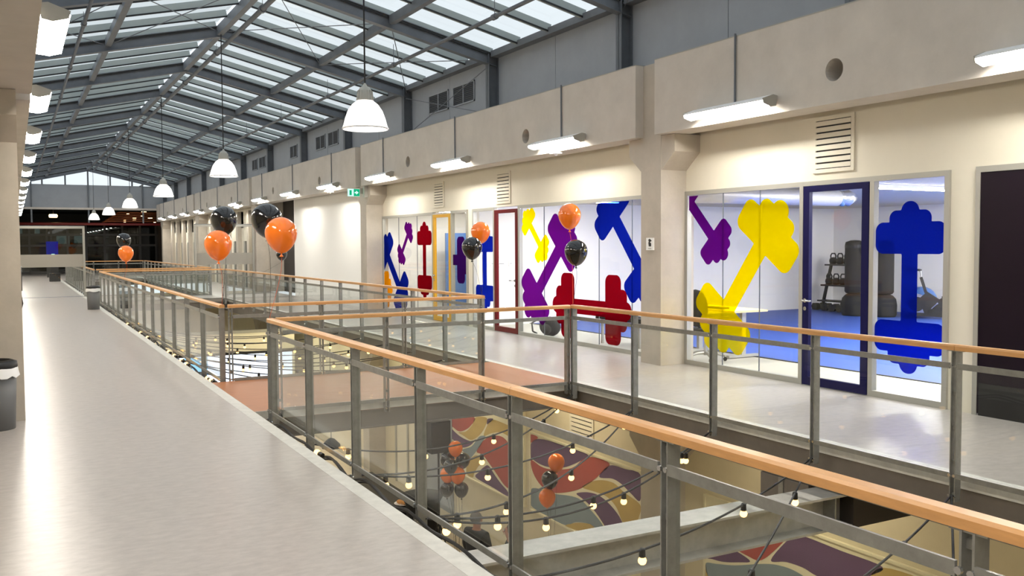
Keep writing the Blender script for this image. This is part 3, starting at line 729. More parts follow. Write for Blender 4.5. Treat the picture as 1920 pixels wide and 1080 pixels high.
# far end: red beam, pipes, lamps
o = MB().tube([(-.39, 62.5, 3.15), (8.59, 62.5, 3.15)], .09, 10).build('red_pipe', 'red_pipe', smooth=True); tag(o, 'dark red pipe crossing the far end of the hall', 'pipe')
random.seed(4)
for i in range(5):
    z = 3.35+.14*i
    o = MB().tube([(5.2+.2*i, 62.8+.2*i, z), (8.4, 62.8+.2*i, z), ], .05, 8).tube([(5.2+.2*i, 62.8+.2*i, z), (5.2+.2*i, 66, z)], .05, 8).build('service_pipe', 'orange_brown', smooth=True)
    tag(o, 'orange-brown service pipe under the low far ceiling', 'pipe', 'service pipes at the far end')
for i, (x, z, wd) in enumerate([(6.3, 3.3, .12), (6.9, 3.45, .2), (7.4, 3.6, .16), (7.9, 3.55, .25), (8.2, 3.3, .12), (6.6, 3.75, .14), (7.6, 3.9, .3)]):
    r = empty('service_lamp', (x, 63.3+.2*i, z)); tag(r, 'small warm lamp among the far service pipes', 'lamp', 'warm lamps at the far end')
    B(x-wd/2, 63.3+.2*i, z, x+wd/2, 63.36+.2*i, z+.12).build('lens', 'warm_lamp', r); B(x-wd/2-.02, 63.3+.2*i, z+.12, x+wd/2+.02, 63.4+.2*i, z+.16).build('cap', 'black', r)
r = empty('ceiling_lamp', (2.2, 63, 3.65)); tag(r, 'round warm lamp under the low far ceiling', 'lamp')
MB().lathe([(.22, .0), (.25, .12), (.2, .2)], 16, (2.2, 63, 3.55), True).build('lens', 'warm_lamp', r); MB().tube([(2.2, 63, 3.75), (2.2, 63, 4.12)], .02, 6).build('stem', 'black', r)
p = bp(98, 472, Y=58)
r = empty('display_screen', (p.x, 58, 0)); tag(r, 'blue lit display standing at the far end of the walkway', 'screen')
B(p.x-.3, 58, .02, p.x+.3, 58.1, .9).build('stand', 'black', r); B(p.x-.3, 57.98, .9, p.x+.3, 58, 2.05).build('panel', 'blue_screen', r); B(p.x-.05, 57.97, 1.0, p.x+.12, 57.98, 1.35).build('bright_text', 'exit', r)
bx = B(1.55, 51.5, 0, 2.05, 51.9, .42).build('crate', 'black'); tag(bx, 'dark box on the walkway beyond the partition', 'box')
jk = empty('fire_hose', (.12, 25.0, .55)); tag(jk, 'dark reel mounted on the bin side wall', 'hose reel')
MB().tube([(.0, 25.0, 1.0), (.16, 25.0, 1.0)], .30, 20).build('reel', 'black', jk); MB().tube([(.1, 25.0, .72), (.15, 24.98, .4), (.1, 25.05, .2)], .025, 8).build('hose', 'black', jk, smooth=True)
B(-.4, 24.9, .85, .0, 25.1, 1.15).build('mount', 'black', jk)

# ------------------------------------------------------------------ railings
PROTO = {}
def railing(label, axis, c, ps, zb=-.12, ends=(.03, .03), near=False):
    """axis 'y': runs along Y at X=c, posts at ps; axis 'x': runs along X at Y=c"""
    a, b = min(ps), max(ps)
    org = (c, (a+b)/2, 0) if axis == 'y' else ((a+b)/2, c, 0)
    r = empty('railing', org); tag(r, label, 'railing')
    def bx(u0, u1, v0, v1, z0, z1, m=None):
        m = m or MB()
        return m.box(c+v0, u0, z0, c+v1, u1, z1) if axis == 'y' else m.box(u0, c+v0, z0, u1, c+v1, z1)
    # handrail in lengths with fine joints
    ps = sorted(ps); cut = [a-ends[0]]
    if len(ps) > 5:
        for p in ps[2:-2:3]: cut.append(p)
    cut.append(b+ends[1])
    for u0, u1 in zip(cut, cut[1:]):
        prof = [(c-.034, .957), (c+.034, .957), (c+.034, .988), (c+.026, 1.0), (c-.026, 1.0), (c-.034, .988)]
        MB().prism(prof, 'y' if axis == 'y' else 'x', u0+.0015, u1-.0015).build('handrail', 'wood', r)
    # posts: twin flats with spacers
    key = ('post', axis, zb)
    for i, p in enumerate(ps):
        m = bx(p-.024, p-.016, -.033, .033, zb, .955); bx(p+.016, p+.024, -.033, .033, zb, .955, m)
        for z in (zb+.03, .10, .36, .62, .9): bx(p-.016, p+.016, -.012, .012, z, z+.03, m)
        bx(p-.06, p+.06, -.03, .03, .950, .957, m)
        if key not in PROTO:
            po = m.build('post', 'galv', r); PROTO[key] = (po, p, c)
            for z in (.84, .02, zb+.045):
                b_ = MB()
                if axis == 'y': b_.tube([(c-.045, p-.02, z), (c-.033, p-.02, z)], .012, 8).tube([(c-.045, p+.02, z), (c-.033, p+.02, z)], .012, 8)
                else: b_.tube([(p-.02, c-.045, z), (p-.02, c-.033, z)], .012, 8).tube([(p+.02, c-.045, z), (p+.02, c-.033, z)], .012, 8)
                b_.build('bolts', 'chrome', po)
        else:
            src, sp_, scn = PROTO[key]
            cp = src.copy(); col.objects.link(cp); cp.parent = r
            d = Vector((c-scn, p-sp_, 0)) if axis == 'y' else Vector((p-sp_, c-scn, 0))
            base = wloc(src.parent)+src.location
            cp.location = base+d-Vector(org)
            for ch in src.children:
                k_ = ch.copy(); col.objects.link(k_); k_.parent = cp
    for p, q in zip(ps, ps[1:]):
        bx(p+.03, q-.03, -.042, -.030, .82, .865).build('mid_bar', 'galv', r)
        bx(p+.03, q-.03, -.042, -.030, .0, .038).build('bottom_bar', 'galv', r)
        bx(p+.045, q-.045, -.006, .004, .038, .82).build('glass_pane', 'glass', r)
    return r
LY = [1.61, 2.97, 4.30, 5.62, 6.94, 8.24, 9.53]; LY = [-2.3, -1.0, .3]+LY
RY = [4.37, 5.74, 7.07, 8.40, 9.68]; RY = [-2.3, -.95, .4, 1.73, 3.05]+RY
def even(a, b, st):
    n = max(1, round((b-a)/st)); return [a+(b-a)*i/n for i in range(n+1)]
railing('wooden-topped glass railing beside the near void on the bin side', 'y', XL, LY+[9.66])
railing('wooden-topped glass railing between the near void and the gym walkway', 'y', XR, RY, -.18)
railing('wooden-topped glass railing along the near edge of the brown bridge', 'x', 9.71, even(XL+.1, XR-.08, 1.25))
railing('wooden-topped glass railing along the far edge of the brown bridge', 'x', 12.2, even(XL+.1, XR-.06, 1.25))
railing('long glass railing beside the second void on the bin side', 'y', XL, even(12.24, 31.2, 1.33))
railing('long glass railing beside the second void on the gym side', 'y', XR, even(12.24, 31.2, 1.33), -.18)
railing('glass railing closing the far end of the second void', 'x', 31.24, even(XL+.1, XR-.08, 1.25))
railing('glass railing along the near end of the third void', 'x', 33.75, even(XL+.1, XR-.08, 1.25))
railing('glass railing beside the third void on the bin side', 'y', XL, even(33.8, 52.4, 1.33))
railing('glass railing beside the third void on the gym side', 'y', XR, even(33.8, 52.4, 1.33), -.18)
railing('farthest glass railing at the end of the third void', 'x', 52.5, even(XL+.1, XR-.08, 1.25))

# ------------------------------------------------------------------ wall fixtures and pendant lamps
def linear_light(y, side, z, nth):
    xb = 8.0 if side > 0 else .20; s = -side       # s: direction away from the beam
    r = empty('linear_light', (xb, y, z)); 
    tag(r, 'bright linear light on the gym side beam, %s from the end wall' % nth if side > 0 else 'bright linear light on the bin side beam, %s from the end wall' % nth, 'light',
        'linear lights on the gym side beam' if side > 0 else 'linear lights on the bin side beam')
    a, b = y-.72, y+.72
    def P(pts, ya, yb, nm, m): MB().prism([(xb+s*u, z+v) for u, v in pts], 'y', ya, yb).build(nm, m, r)
    P([(.02, .10), (.09, .11), (.24, .055), (.245, .035), (.125, .05)]+([(.11, -.02), (.05, -.01), (.02, .05)] if side > 0 else [(.02, .055)]), a, b, 'housing', 'led_white')
    if side > 0: P([(.128, .047), (.24, .033), (.232, .005), (.18, -.018), (.115, -.026)], a+.015, b-.015, 'diffuser', 'tube')
    else: P([(.02, .03), (.10, .05), (.25, .033), (.24, -.01), (.14, -.04), (.03, -.03)], a+.015, b-.015, 'diffuser', 'tube_left')
    for e in (a-.012, b): P([(.02, .10), (.09, .112), (.25, .058), (.235, .0), (.12, -.034), (.04, -.02)], e, e+.012, 'end_cap', 'alu')
    P([(.002, .02), (.02, .02), (.02, .09), (.002, .09)], y-.1, y+.1, 'bracket', 'alu')
    MB().tube([(xb+s*.02, y, z+.1), (xb+s*.02, y, 4.37)], .013, 8).build('conduit', 'steel_dark', r)
for k in range(-2, 13):
    y = 8.80+4.135*k
    linear_light(y, 1, 3.40, NTH[12-k]); linear_light(y, -1, 3.56, NTH[12-k])
for y in (13.15, 25.5, 37.9):
    sn = empty('presence_sensor', (7.98, y-.05, 3.26)); tag(sn, 'small white sensor under the concrete beam', 'sensor', 'sensors under the beam')
    B(7.9, y-.12, 3.262, 8.06, y+.02, 3.299).build('body', 'led_white', sn); MB().ball((7.98, y-.05, 3.255), .03, 10).build('eye', 'led_white', sn)
pt = None
for k in range(-1, 6):
    y = 11.53+9.2*k
    if pt is None:
        pt = empty('pendant_lamp', (RX, y, 3.28)); tag(pt, 'white bell-shaped pendant lamp, seventh from the gable end', 'lamp', 'bell pendant lamps under the ridge')
        MB().lathe([(.285, .0), (.30, .012), (.285, .05), (.262, .14), (.225, .24), (.17, .32), (.10, .375)], 36).build('shade', 'pendant', pt, smooth=True, local=True)
        MB().lathe([(.0, .02), (.26, .02)], 28).build('lens', 'pendant_lens', pt, local=True)
        MB().lathe([(.292, -.004), (.304, .0), (.304, .016), (.29, .02)], 36).build('rim', 'led_white', pt, local=True)
        cap = MB()
        pr = [(.105, .37), (.105, .44), (.09, .50), (.06, .545), (.03, .56), (.012, .60)]
        cap.lathe(pr, 24)
        cp_ = cap.build('cap', 'alu', pt, smooth=True, local=True)
        fins = MB()
        for q in range(16):
            a = 2*math.pi*q/16; c, s = math.cos(a), math.sin(a)
            fins.beam((c*.108, s*.108, .375), (c*.093, s*.093, .50), .008, .012)
        fins.build('fins', 'alu', cp_, local=True)
        MB().tube([(0, 0, .58), (0, 0, 3.09)], .011, 6).build('cord', 'cable', pt, local=True)
    else: q_ = copy_tree(pt, (RX, y, 3.28)); q_['label'] = 'white bell-shaped pendant lamp, %s from the gable end' % NTH[5-k]

# ------------------------------------------------------------------ balloons
def balloon(p, d, m, label, tie, group=None, lean=None, strm=None):
    p = Vector(p); r = empty('balloon', p); tag(r, label, 'balloon', group)
    R_ = d/2; pr = []
    for i in range(19):
        a = math.pi*i/18; z = math.cos(a); rr = math.sin(a)
        z = z if z > 0 else z*1.28; rr = rr*(1 if math.cos(a) > 0 else (1-.16*(-math.cos(a))**1.5))
        pr.append((max(rr*R_, .004), z*R_))
    bo = MB().lathe(pr[::-1], 28).build('balloon_skin', m, r, smooth=True, local=True)
    MB().lathe([(.02*d/.3, -R_*1.28-.03*d/.3), (.016*d/.3, -R_*1.28-.024*d/.3), (.006, -R_*1.28-.006), (.014, -R_*1.28+.006)], 12).build('knot', m, r, smooth=True, local=True)
    if tie:
        t = Vector(tie)-p; b0 = Vector((0, 0, -R_*1.28-.02)); md = (b0+t)/2+Vector((.03, .02, 0))
        MB().tube(spline([b0, b0*.6+md*.4+Vector((.015, 0, 0)), md, t], 5), .0022, 5).build('string', strm or 'cable', r, local=True)
def BP(x, y, Y): return bp(x, y, Y=Y)
OB, BB = 'orange_balloon', 'black_gloss'
cl, cn, cf, cr = (XL, 12.2, 1.0), (XL, 9.69, 1.0), (XR-.02, 12.2, 1.0), (XR, 9.70, 1.0)
balloon(BP(420, 411, 12.48), .342, BB, 'black balloon touching an orange one at the far bin side bridge corner', cl)
balloon(BP(409, 457, 12.05), .345, OB, 'orange balloon at the far bin side bridge corner', cl, strm='orange_string')
balloon(BP(500, 410, 10.05), .332, BB, 'large black balloon at the near bin side bridge corner', cn)
balloon(BP(527, 437, 9.60), .335, OB, 'large orange balloon at the near bin side bridge corner', cn, strm='orange_string')
balloon(BP(528, 476, 26), .31, BB, 'small far black balloon on the gym side railing of the second void', (XR, 26, 1.0))
balloon(BP(232, 450, 24.8), .345, BB, 'black balloon over the bin side railing of the second void', (XL, 24.1, 1.0))
balloon(BP(236, 474, 24.0), .355, OB, 'orange balloon over the bin side railing of the second void', (XL, 24.1, 1.0), strm='orange_string')
balloon(BP(901, 434, 12.5), .294, OB, 'orange balloon at the far gym side bridge corner', cf)
balloon(BP(885, 463, 12.15), .30, BB, 'black balloon at the far gym side bridge corner', cf)
balloon(BP(1068, 403, 9.80), .29, OB, 'orange balloon tied to the railing corner before the red sticker', cr, strm='orange_string')
balloon(BP(1080, 471, 9.42), .283, BB, 'black balloon tied to the railing corner before the red sticker', cr)

# ------------------------------------------------------------------ waste bins
def bin_(x, y, label, rad=.19, h=.60):
    r = empty('waste_bin', (x, y, 0)); tag(r, label, 'bin')
    MB().lathe([(.0, .0), (rad*.88, .0), (rad, h*.9), (rad*.98, h*.9)], 24, (x, y, 0)).build('bin_body', 'bin_grey', r, smooth=True)
    bgm = MB(); n = 24; vv = []; ff = []
    random.seed(int(y*10))
    for rr, z in ((rad*1.02, h*.96), (rad*1.08, h*.92), (rad*1.12, h*.84)):
        for k in range(n):
            j = 1+random.uniform(-.02, .04); vv.append((x+rr*j*math.cos(2*math.pi*k/n), y+rr*j*math.sin(2*math.pi*k/n), z-(random.uniform(0, .03) if z < h*.9 else 0)))
    for i in range(2):
        for k in range(n): ff.append((i*n+k, i*n+(k+1) % n, (i+1)*n+(k+1) % n, (i+1)*n+k))
    bgm.add(vv, ff).build('bin_liner', 'bag', r, smooth=True)
    MB().lathe([(rad*1.03, h*.94), (rad*1.06, h*.97), (rad*1.03, h*1.04), (rad*.75, h*1.07), (rad*.7, h*1.02)], 24, (x, y, 0)).build('lid_ring', 'black', r, smooth=True)
bin_(-.19, 10.13, 'grey waste bin with white liner and black lid against the column', .185, .63)
bin_(1.93, 28.1, 'grey waste bin with white liner beside the long railing', .175, .62)

# ------------------------------------------------------------------ festoon lights
def festoon(A, Bp, sag, ts, label, hang=None):
    A, Bp = Vector(A), Vector(Bp); r = empty('festoon_light', A); tag(r, label, 'string lights', None)
    def at(t):
        p = A.lerp(Bp, t); p.z -= sag*4*t*(1-t); return p
    MB().tube([at(i/22) for i in range(23)], .0085, 6).build('cable', 'cable', r)
    for t in ts:
        p = at(t); s = MB().lathe([(.012, .012), (.02, .004), (.022, -.045), (.018, -.05)], 10, p, True).build('socket', 'socket', r)
        MB().ball(p+Vector((0, 0, -.072)), .029, 12).build('bulb', 'bulb', s, smooth=True)
def ra(y): return (6.115, y, -.13)
def la(y): return (XL+.02, y, -.07)
FES = [(9.66, 8.24, .31, (.08, .372, .64, .896)), (9.66, 6.94, .27, (.196, .538, .8)), (8.40, 6.94, .25, (.283, .615, .865, .93)), (8.40, 5.62, .28, (.062, .411, .72, .9)),
       (7.07, 5.62, .26, (.144, .509, .813)), (7.07, 5.60, .33, (.124, .396, .672, .95)), (5.74, 4.30, .16, (.06, .327, .689, .985)), (5.74, 2.97, .10, (.22, .617, .88)), (4.37, 2.97, .14, (.266, .6)), (4.37, 1.61, .2, (.3, .7)), (3.05, 1.61, .2, (.2, .6))]
for i, (yr, yl, sg, ts) in enumerate(FES):
    festoon(ra(yr), la(yl), sg, ts, 'black festoon cable with warm bulbs, %s span from the brown bridge over the near void' % ['first', 'second', 'third', 'fourth', 'fifth', 'sixth', 'seventh', 'eighth', 'ninth', 'tenth', 'eleventh'][i])
PR2 = even(12.24, 31.2, 1.33)
random.seed(11)
for i in range(0, 7):
    a = PR2[i]; 
    festoon((6.115, a+.05, -.13), (XL+.02, PR2[i+1], -.07), random.uniform(.22, .34), [random.uniform(.02, .1)+q*.22 for q in range(4)], 'warm festoon cable over the second void, %s short span from the brown bridge' % NTH[i])
    festoon((6.115, a+.05, -.13), (XL+.02, PR2[i+2], -.07), random.uniform(.22, .34), [random.uniform(.05, .15)+q*.21 for q in range(4)], 'warm festoon cable over the second void, %s long span from the brown bridge' % NTH[i])
for o in list(col.objects):
    if 'over the second void,' in str(o.get('label')): o['group'] = 'festoon cables over the second void'
# cables and bulbs lying between slab edge and posts on the bin side
def edge_cable(y0, y1, bulbs, label):
    random.seed(int(y0*7)); pts = []; n = int((y1-y0)/.3)
    for i in range(n+1):
        y = y0+(y1-y0)*i/n; pts.append((2.285+.02*math.sin(i*1.7), y, -.045+.03*math.sin(i*2.3)))
    r = empty('edge_cable', pts[0]); tag(r, label, 'string lights', None)
    MB().tube(spline(pts, 3), .011, 6).build('cable', 'cable', r)
    MB().tube(spline([(x+.03, y, z-.025) for x, y, z in pts], 3), .009, 6).build('cable', 'cable', r)
    for y in bulbs:
        s = MB().tube([(2.27, y-.05, -.03), (2.255, y, -.022)], .021, 10).build('socket', 'socket', r)
        MB().ball((2.245, y+.03, -.018), .03, 12).build('bulb', 'bulb', s, smooth=True)
edge_cable(.5, 9.3, [7.62, 3.55], 'black cable with warm bulbs lying along the slab edge of the near void')
edge_cable(12.3, 30.8, [12.45, 12.7, 14.4, 14.9, 15.6, 16.2, 19.0, 20.1, 22.5], 'black cable with warm bulbs lying along the slab edge of the second void')

# ------------------------------------------------------------------ lower storey
lf = struct('floor_lower', (4, 20, ZL), 'pale floor of the storey below')
B(-2.2, -4, ZL-.2, XW+.2, 62, ZL).build('slab', 'floor_low', lf)
lw = struct('wall_lower', (XW, 15, ZL), 'cream walls of the storey below')
B(XW, -4, ZL, XW+.15, 45.15, -.3).build('wall_panel', 'cream_wall', lw)
B(-2.3, -4, ZL, -2.2, 62, -.42).build('wall_panel', 'cream_wall', lw)
B(-2.2, 45, ZL, XW, 45.15, -.42).build('wall_panel', 'cream_wall', lw)
for k, y in enumerate(COLY[:5]):
    c = empty('concrete_column', (8.37, y+.23, ZL)); tag(c, ['concrete column of the storey below in the near bay', 'concrete column of the storey below between the murals', 'concrete column of the storey below past the loudspeaker', 'concrete column of the storey below beside the projection wall', 'farthest concrete column of the storey below'][k], 'column')
    B(8.14, y, ZL, XW, y+.47, -.43).build('shaft', 'concrete_col', c)
    MB().prism([(y-.30, -.5), (y-.30, -1.15), (y, -1.45), (y+.47, -1.45), (y+.77, -1.15), (y+.77, -.5)], 'x', 8.15, XW).build('corbel', 'concrete_col', c)
def mural(label, quad, regs, tf):
    (y0, y1, z0, z1) = quad
    r = empty('mural', (XW-.02, (y0+y1)/2, z0)); tag(r, label, 'mural')
    B(XW-.03, y0, z0, XW-.002, y1, z1).build('base_board', 'm_cream', r)
    for z in (z0-.03, z1): B(XW-.05, y0-.03, z, XW-.002, y1+.03, z+.03).build('frame_rail', 'm_cream', r)
    for y in (y0-.03, y1): B(XW-.05, y, z0, XW-.002, y+.03, z1).build('frame_rail', 'm_cream', r)
    for m, pts in regs:
        P = [tf(*p) for p in pts]; P = [bp(x, y, X=XW) for x, y in P]; P = [Vector((min(max(p.y, y0+.01), y1-.01), min(max(p.z, z0+.01), z1-.01), 0)) for p in P]
        S = spline(P, 5, True); S = [(min(max(p.x, y0+.005), y1-.005), min(max(p.y, z0+.005), z1-.005)) for p in S]
        b = bmesh.new(); vs_ = [b.verts.new((XW-.034, a, c)) for a, c in S]
        es = [b.edges.new((vs_[i], vs_[(i+1) % len(vs_)])) for i in range(len(vs_)) if (vs_[i].co-vs_[(i+1) % len(vs_)].co).length > 1e-6]
        bmesh.ops.triangle_fill(b, edges=es, use_beauty=True)
        o0 = wloc(r)
        for v in b.verts: v.co = v.co-o0
        me = bpy.data.meshes.new('colour_field'); b.to_mesh(me); b.free(); me.materials.append(MATS[m])
        o = bpy.data.objects.new('colour_field', me); col.objects.link(o); o.parent = r
zA = lambda x, y: (x/3.373+800, y/3.373+760)
zB = lambda x, y: (x/2.824+560, y/2.824+720)
zC = lambda x, y: (x/2.824+1240, y/2.824+720)
mural('wavy painted mural behind the loudspeaker and balloon cluster', (15.3, 19.2, -3.3, -1.0), [
 ('m_red', [(100, 100), (170, 60), (310, 75), (285, 130), (240, 160), (205, 160), (165, 130)]),
 ('m_gold', [(320, 75), (390, 80), (375, 140), (340, 190), (290, 218), (240, 190), (210, 170), (255, 165), (295, 125)]),
 ('m_purple', [(100, 105), (130, 110), (170, 150), (220, 195), (285, 225), (320, 215), (280, 255), (230, 265), (190, 230), (135, 180), (100, 160)]),
 ('m_blue', [(345, 195), (380, 195), (360, 235), (330, 280), (290, 330), (265, 360), (255, 310), (235, 280), (290, 260), (320, 225)]),
 ('m_gold', [(400, 110), (430, 90), (525, 125), (560, 150), (545, 200), (480, 170), (420, 175), (370, 190)]),
 ('m_purple', [(395, 85), (430, 85), (400, 115), (390, 115)]),
 ('m_red', [(325, 290), (360, 230), (410, 195), (450, 190), (490, 200), (525, 235), (560, 290), (575, 400), (580, 560), (525, 525), (490, 490), (450, 430), (400, 360), (370, 320), (350, 305)]),
 ('m_gold', [(265, 365), (300, 325), (330, 315), (365, 330), (380, 350), (340, 380), (310, 430), (300, 455), (262, 430)]),
 ('m_purple', [(370, 390), (400, 380), (440, 440), (480, 495), (520, 540), (525, 575), (430, 520), (320, 455), (340, 420)])], zA)
mural('wavy painted mural behind the hanging stack of three balloons', (11.5, 15.03, -3.3, -1.84), [
 ('m_red', [(1233, 266), (1275, 283), (1233, 308)]),
 ('m_purple', [(1235, 315), (1285, 290), (1400, 322), (1535, 370), (1520, 395), (1460, 425), (1410, 440), (1340, 440), (1290, 425), (1250, 400), (1235, 390)]),
 ('m_red', [(1235, 400), (1290, 435), (1340, 450), (1420, 450), (1470, 435), (1540, 385), (1655, 420), (1600, 480), (1540, 530), (1480, 560), (1400, 575), (1340, 570), (1290, 535), (1250, 470)]),
 ('m_purple', [(1655, 430), (1740, 450), (1818, 478), (1818, 615), (1770, 580), (1720, 530), (1670, 500), (1600, 490)]),
 ('m_gold', [(1510, 545), (1560, 515), (1620, 508), (1680, 525), (1730, 570), (1815, 635), (1815, 690), (1780, 760), (1730, 740), (1690, 650), (1640, 595), (1580, 570)]),
 ('m_purple', [(1480, 578), (1540, 572), (1600, 590), (1660, 640), (1715, 715), (1740, 800), (1660, 790), (1620, 735), (1590, 690), (1550, 640), (1510, 605)]),
 ('m_blue', [(1235, 560), (1260, 550), (1300, 560), (1360, 580), (1440, 590), (1500, 610), (1550, 660), (1612, 735), (1640, 800), (1580, 790), (1560, 745), (1480, 730), (1420, 745), (1330, 700), (1235, 640)]),
 ('m_gold', [(1420, 750), (1470, 735), (1530, 736), (1570, 750), (1600, 800), (1455, 770)])], zB)
mural('wavy painted mural below the steel cross beam', (5.2, 10.0, -3.3, -1.84), [
 ('m_red', [(400, 868), (300, 780), (560, 745), (740, 797), (680, 815), (620, 870), (560, 920), (520, 932), (470, 910)]),
 ('m_purple', [(225, 900), (260, 800), (390, 872), (480, 935), (420, 942), (340, 940), (280, 925)]),
 ('m_purple', [(690, 815), (750, 800), (960, 880), (1180, 965), (1110, 1016), (1000, 1060), (840, 1016), (760, 970), (670, 940), (590, 930)]),
 ('m_blue', [(225, 940), (300, 950), (400, 958), (560, 950), (660, 965), (740, 1000), (800, 1050), (780, 1100), (420, 1120), (270, 1030)]),
 ('m_gold', [(195, 930), (260, 1016), (330, 1120), (195, 1060)]),
 ('m_gold', [(1190, 970), (1420, 1050), (1400, 1150), (1130, 1040)]),
 ('m_red', [(830, 1060), (960, 1090), (1080, 1070), (1300, 1180), (1100, 1200), (900, 1130)])], zC)
for y0, z in ((12.9, -1.2),):
    grille(y0, y0+.75, z-.45, z+.18, 7, 'cream slatted vent above the mural of the storey below' + '', XW)
# steel cross beam of the near void and others
def hbeam(y, label, x0=-2.2, x1=XW, zt=-.43):
    m = MB().box(x0, y, zt-.02, x1, y+.3, zt).box(x0, y, zt-.30, x1, y+.3, zt-.28).box(x0, y+.143, zt-.28, x1, y+.157, zt-.02)
    r = empty('steel_beam', ((x0+x1)/2, y+.15, zt-.3)); tag(r, label, 'beam'); m.build('h_section', 'galv_lit', r)
    if y > 3: B(6.4, y-.01, zt-.31, 8.1, y+.31, zt+.001).build('painted_beam_shade', 'dark_space', r)  # dark box stands in for the walkway's shade on the beam
    for x in (2.3, 6.2): MB().box(x-.008, y+.01, zt-.28, x+.008, y+.143, zt-.02).build('stiffener', 'galv', r)
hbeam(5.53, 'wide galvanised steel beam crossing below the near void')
hbeam(-.2, 'galvanised steel beam crossing below the void near the start')
bxx = empty('beam_bracket', (6.5, 6.25, -.9)); tag(bxx, 'dark steel bracket box under the gym walkway', 'bracket')
MB().box(6.25, 5.9, -.72, 6.9, 6.5, -.43).build('box_body', 'fascia', bxx); B(6.24, 6.2, -.72, 6.25, 6.26, -.43).build('rib', 'galv', bxx)
# linear lights below the walkway
def low_light(x, y, axis='y'):
    r = empty('lower_light', (x, y, -.5)); tag(r, 'warm linear light under the walkway of the storey below, some added as fill', 'light', 'linear lights of the storey below')
    B(x-.07, y-.75, -.48, x+.07, y+.75, -.43).build('housing', 'led_white', r); B(x-.05, y-.73, -.50, x+.05, y+.73, -.48).build('diffuser', 'low_tube', r)
for y in (-1, 3.2, 7.8, 13.2, 17.2, 21.3, 25.4, 28.9): low_light(7.7, y); low_light(.3, y)
for x in (6.6, 1.8): low_light(x, 28.0); low_light(x, 25.0)  # extra lamps added unseen to brighten the projection wall
# projection wall and screen
pw = empty('projection_wall', (5, 30.05, ZL)); tag(pw, 'cream projection wall with a steel top rail on the lower floor', 'partition')
B(1.5, 30.0, ZL, 8.1, 30.12, -1.02).build('wall_panel', 'proj_wall', pw); B(1.5, 29.97, -1.06, 8.1, 30.15, -.97).build('top_rail', 'alu', pw)
ps_ = empty('projection_screen', (5.9, 29.96, -4.2)); tag(ps_, 'large lit projection screen on the lower floor', 'screen')
B(3.9, 29.95, -4.2, 8.0, 29.98, -1.72).build('screen_panel', 'screen', ps_); B(3.85, 29.93, -1.74, 8.05, 29.99, -1.66).build('top_bar', 'black', ps_)
B(3.95, 29.94, -2.35, 5.3, 29.95, -1.76).build('blue_image', 'screen_blue', ps_)
# loudspeaker on stand
sk = bp(821, 817, Y=16.0)
sd = empty('loudspeaker', (sk.x, 16.0, sk.z-.3)); tag(sd, 'black loudspeaker on a pole in front of the mural', 'loudspeaker')
B(sk.x-.20, 15.85, sk.z-.31, sk.x+.20, 16.2, sk.z+.30).build('cabinet', 'black_fabric', sd); B(sk.x-.18, 15.842, sk.z-.28, sk.x+.18, 15.85, sk.z+.27).build('grille', 'black', sd)
st = empty('speaker_stand', (sk.x+.02, 16.02, ZL)); tag(st, 'black tripod stand carrying the loudspeaker', 'stand')
MB().tube([(sk.x+.02, 16.02, ZL+.35), (sk.x+.02, 16.02, sk.z-.31)], .018, 8).build('pole', 'black', st)
for k in range(3):
    a = 2*math.pi*k/3+.4; MB().tube([(sk.x+.02, 16.02, ZL+.75), (sk.x+.02+.28*math.cos(a), 16.02+.28*math.sin(a), ZL+.015)], .014, 8).build('leg', 'black', st)
bt = empty('bar_table', (7.05, 16.76, ZL)); tag(bt, 'tall table under a black cloth beside the loudspeaker', 'table')
MB().lathe([(.38, 0), (.30, .5), (.34, .95), (.42, 1.09), (.42, 1.12), (.0, 1.12)], 24, (7.05, 16.76, ZL)).build('cloth', 'black_fabric', bt, smooth=True)
MB().lathe([(.0, 0), (.07, .0), (.09, .06), (.07, .12), (.0, .125)], 14, (7.0, 16.7, ZL+1.12)).build('pumpkin_ornament', 'orange_balloon', bt, smooth=True)
# balloon cluster and stack below
floor_tie = (7.12, 15.4, ZL)
for i, (x, y, m, d, Y, lb) in enumerate([(854, 840, OB, .27, 15.35, 'topmost orange balloon of the cluster beside the loudspeaker'), (839, 861, BB, .27, 15.5, 'black balloon of the cluster touching the loudspeaker pole'), (868, 862, BB, .27, 15.4, 'black balloon of the cluster facing the mural'), (845, 873, BB, .26, 15.15, 'black balloon at the front of the cluster'),
   (839, 889, OB, .28, 15.55, 'lower orange balloon of the cluster next to the stand'), (858, 890, OB, .29, 15.4, 'lower orange balloon of the cluster facing the mural'), (838, 916, BB, .27, 15.55, 'lowest black balloon of the cluster next to the stand'), (865, 917, BB, .27, 15.4, 'lowest black balloon of the cluster facing the mural')]):
    balloon(BP(x, y, Y), d, m, lb, (7.12+.02*i, 15.4, ZL+.01))
for x, y, m, lb in ((1043, 866, OB, 'top orange balloon of the hanging stack of three'), (1031, 898, BB, 'middle black balloon of the hanging stack of three'), (1026, 932, OB, 'bottom orange balloon of the hanging stack of three')):
    balloon(BP(x, y, 12.6), .275, m, lb, (7.5, 12.6, ZL+.01))
# buffet table with a plate of bread
tb = empty('buffet_table', (6.8, 18.2, ZL)); tag(tb, 'long buffet table under a black cloth on the lower floor', 'table')
B(5.9, 17.25, ZL, 7.3, 20.4, ZL+.75).build('cloth', 'black', tb)
tpz = bp(757, 943, Z=ZL+.78)
pl_ = empty('bread_plate', (tpz.x, tpz.y, ZL+.75)); tag(pl_, 'plate of bread on the black buffet table', 'plate')
MB().lathe([(.0, .002), (.12, .002), (.2, .03)], 20, (tpz.x, tpz.y, ZL+.75)).build('plate', 'notice', pl_)
for k in range(4): MB().ball((tpz.x-.08+.06*k, tpz.y+.03*(-1)**k, ZL+.81), .06, 10, (1, 1.4, .7)).build('bread_roll', 'bread', pl_, smooth=True)
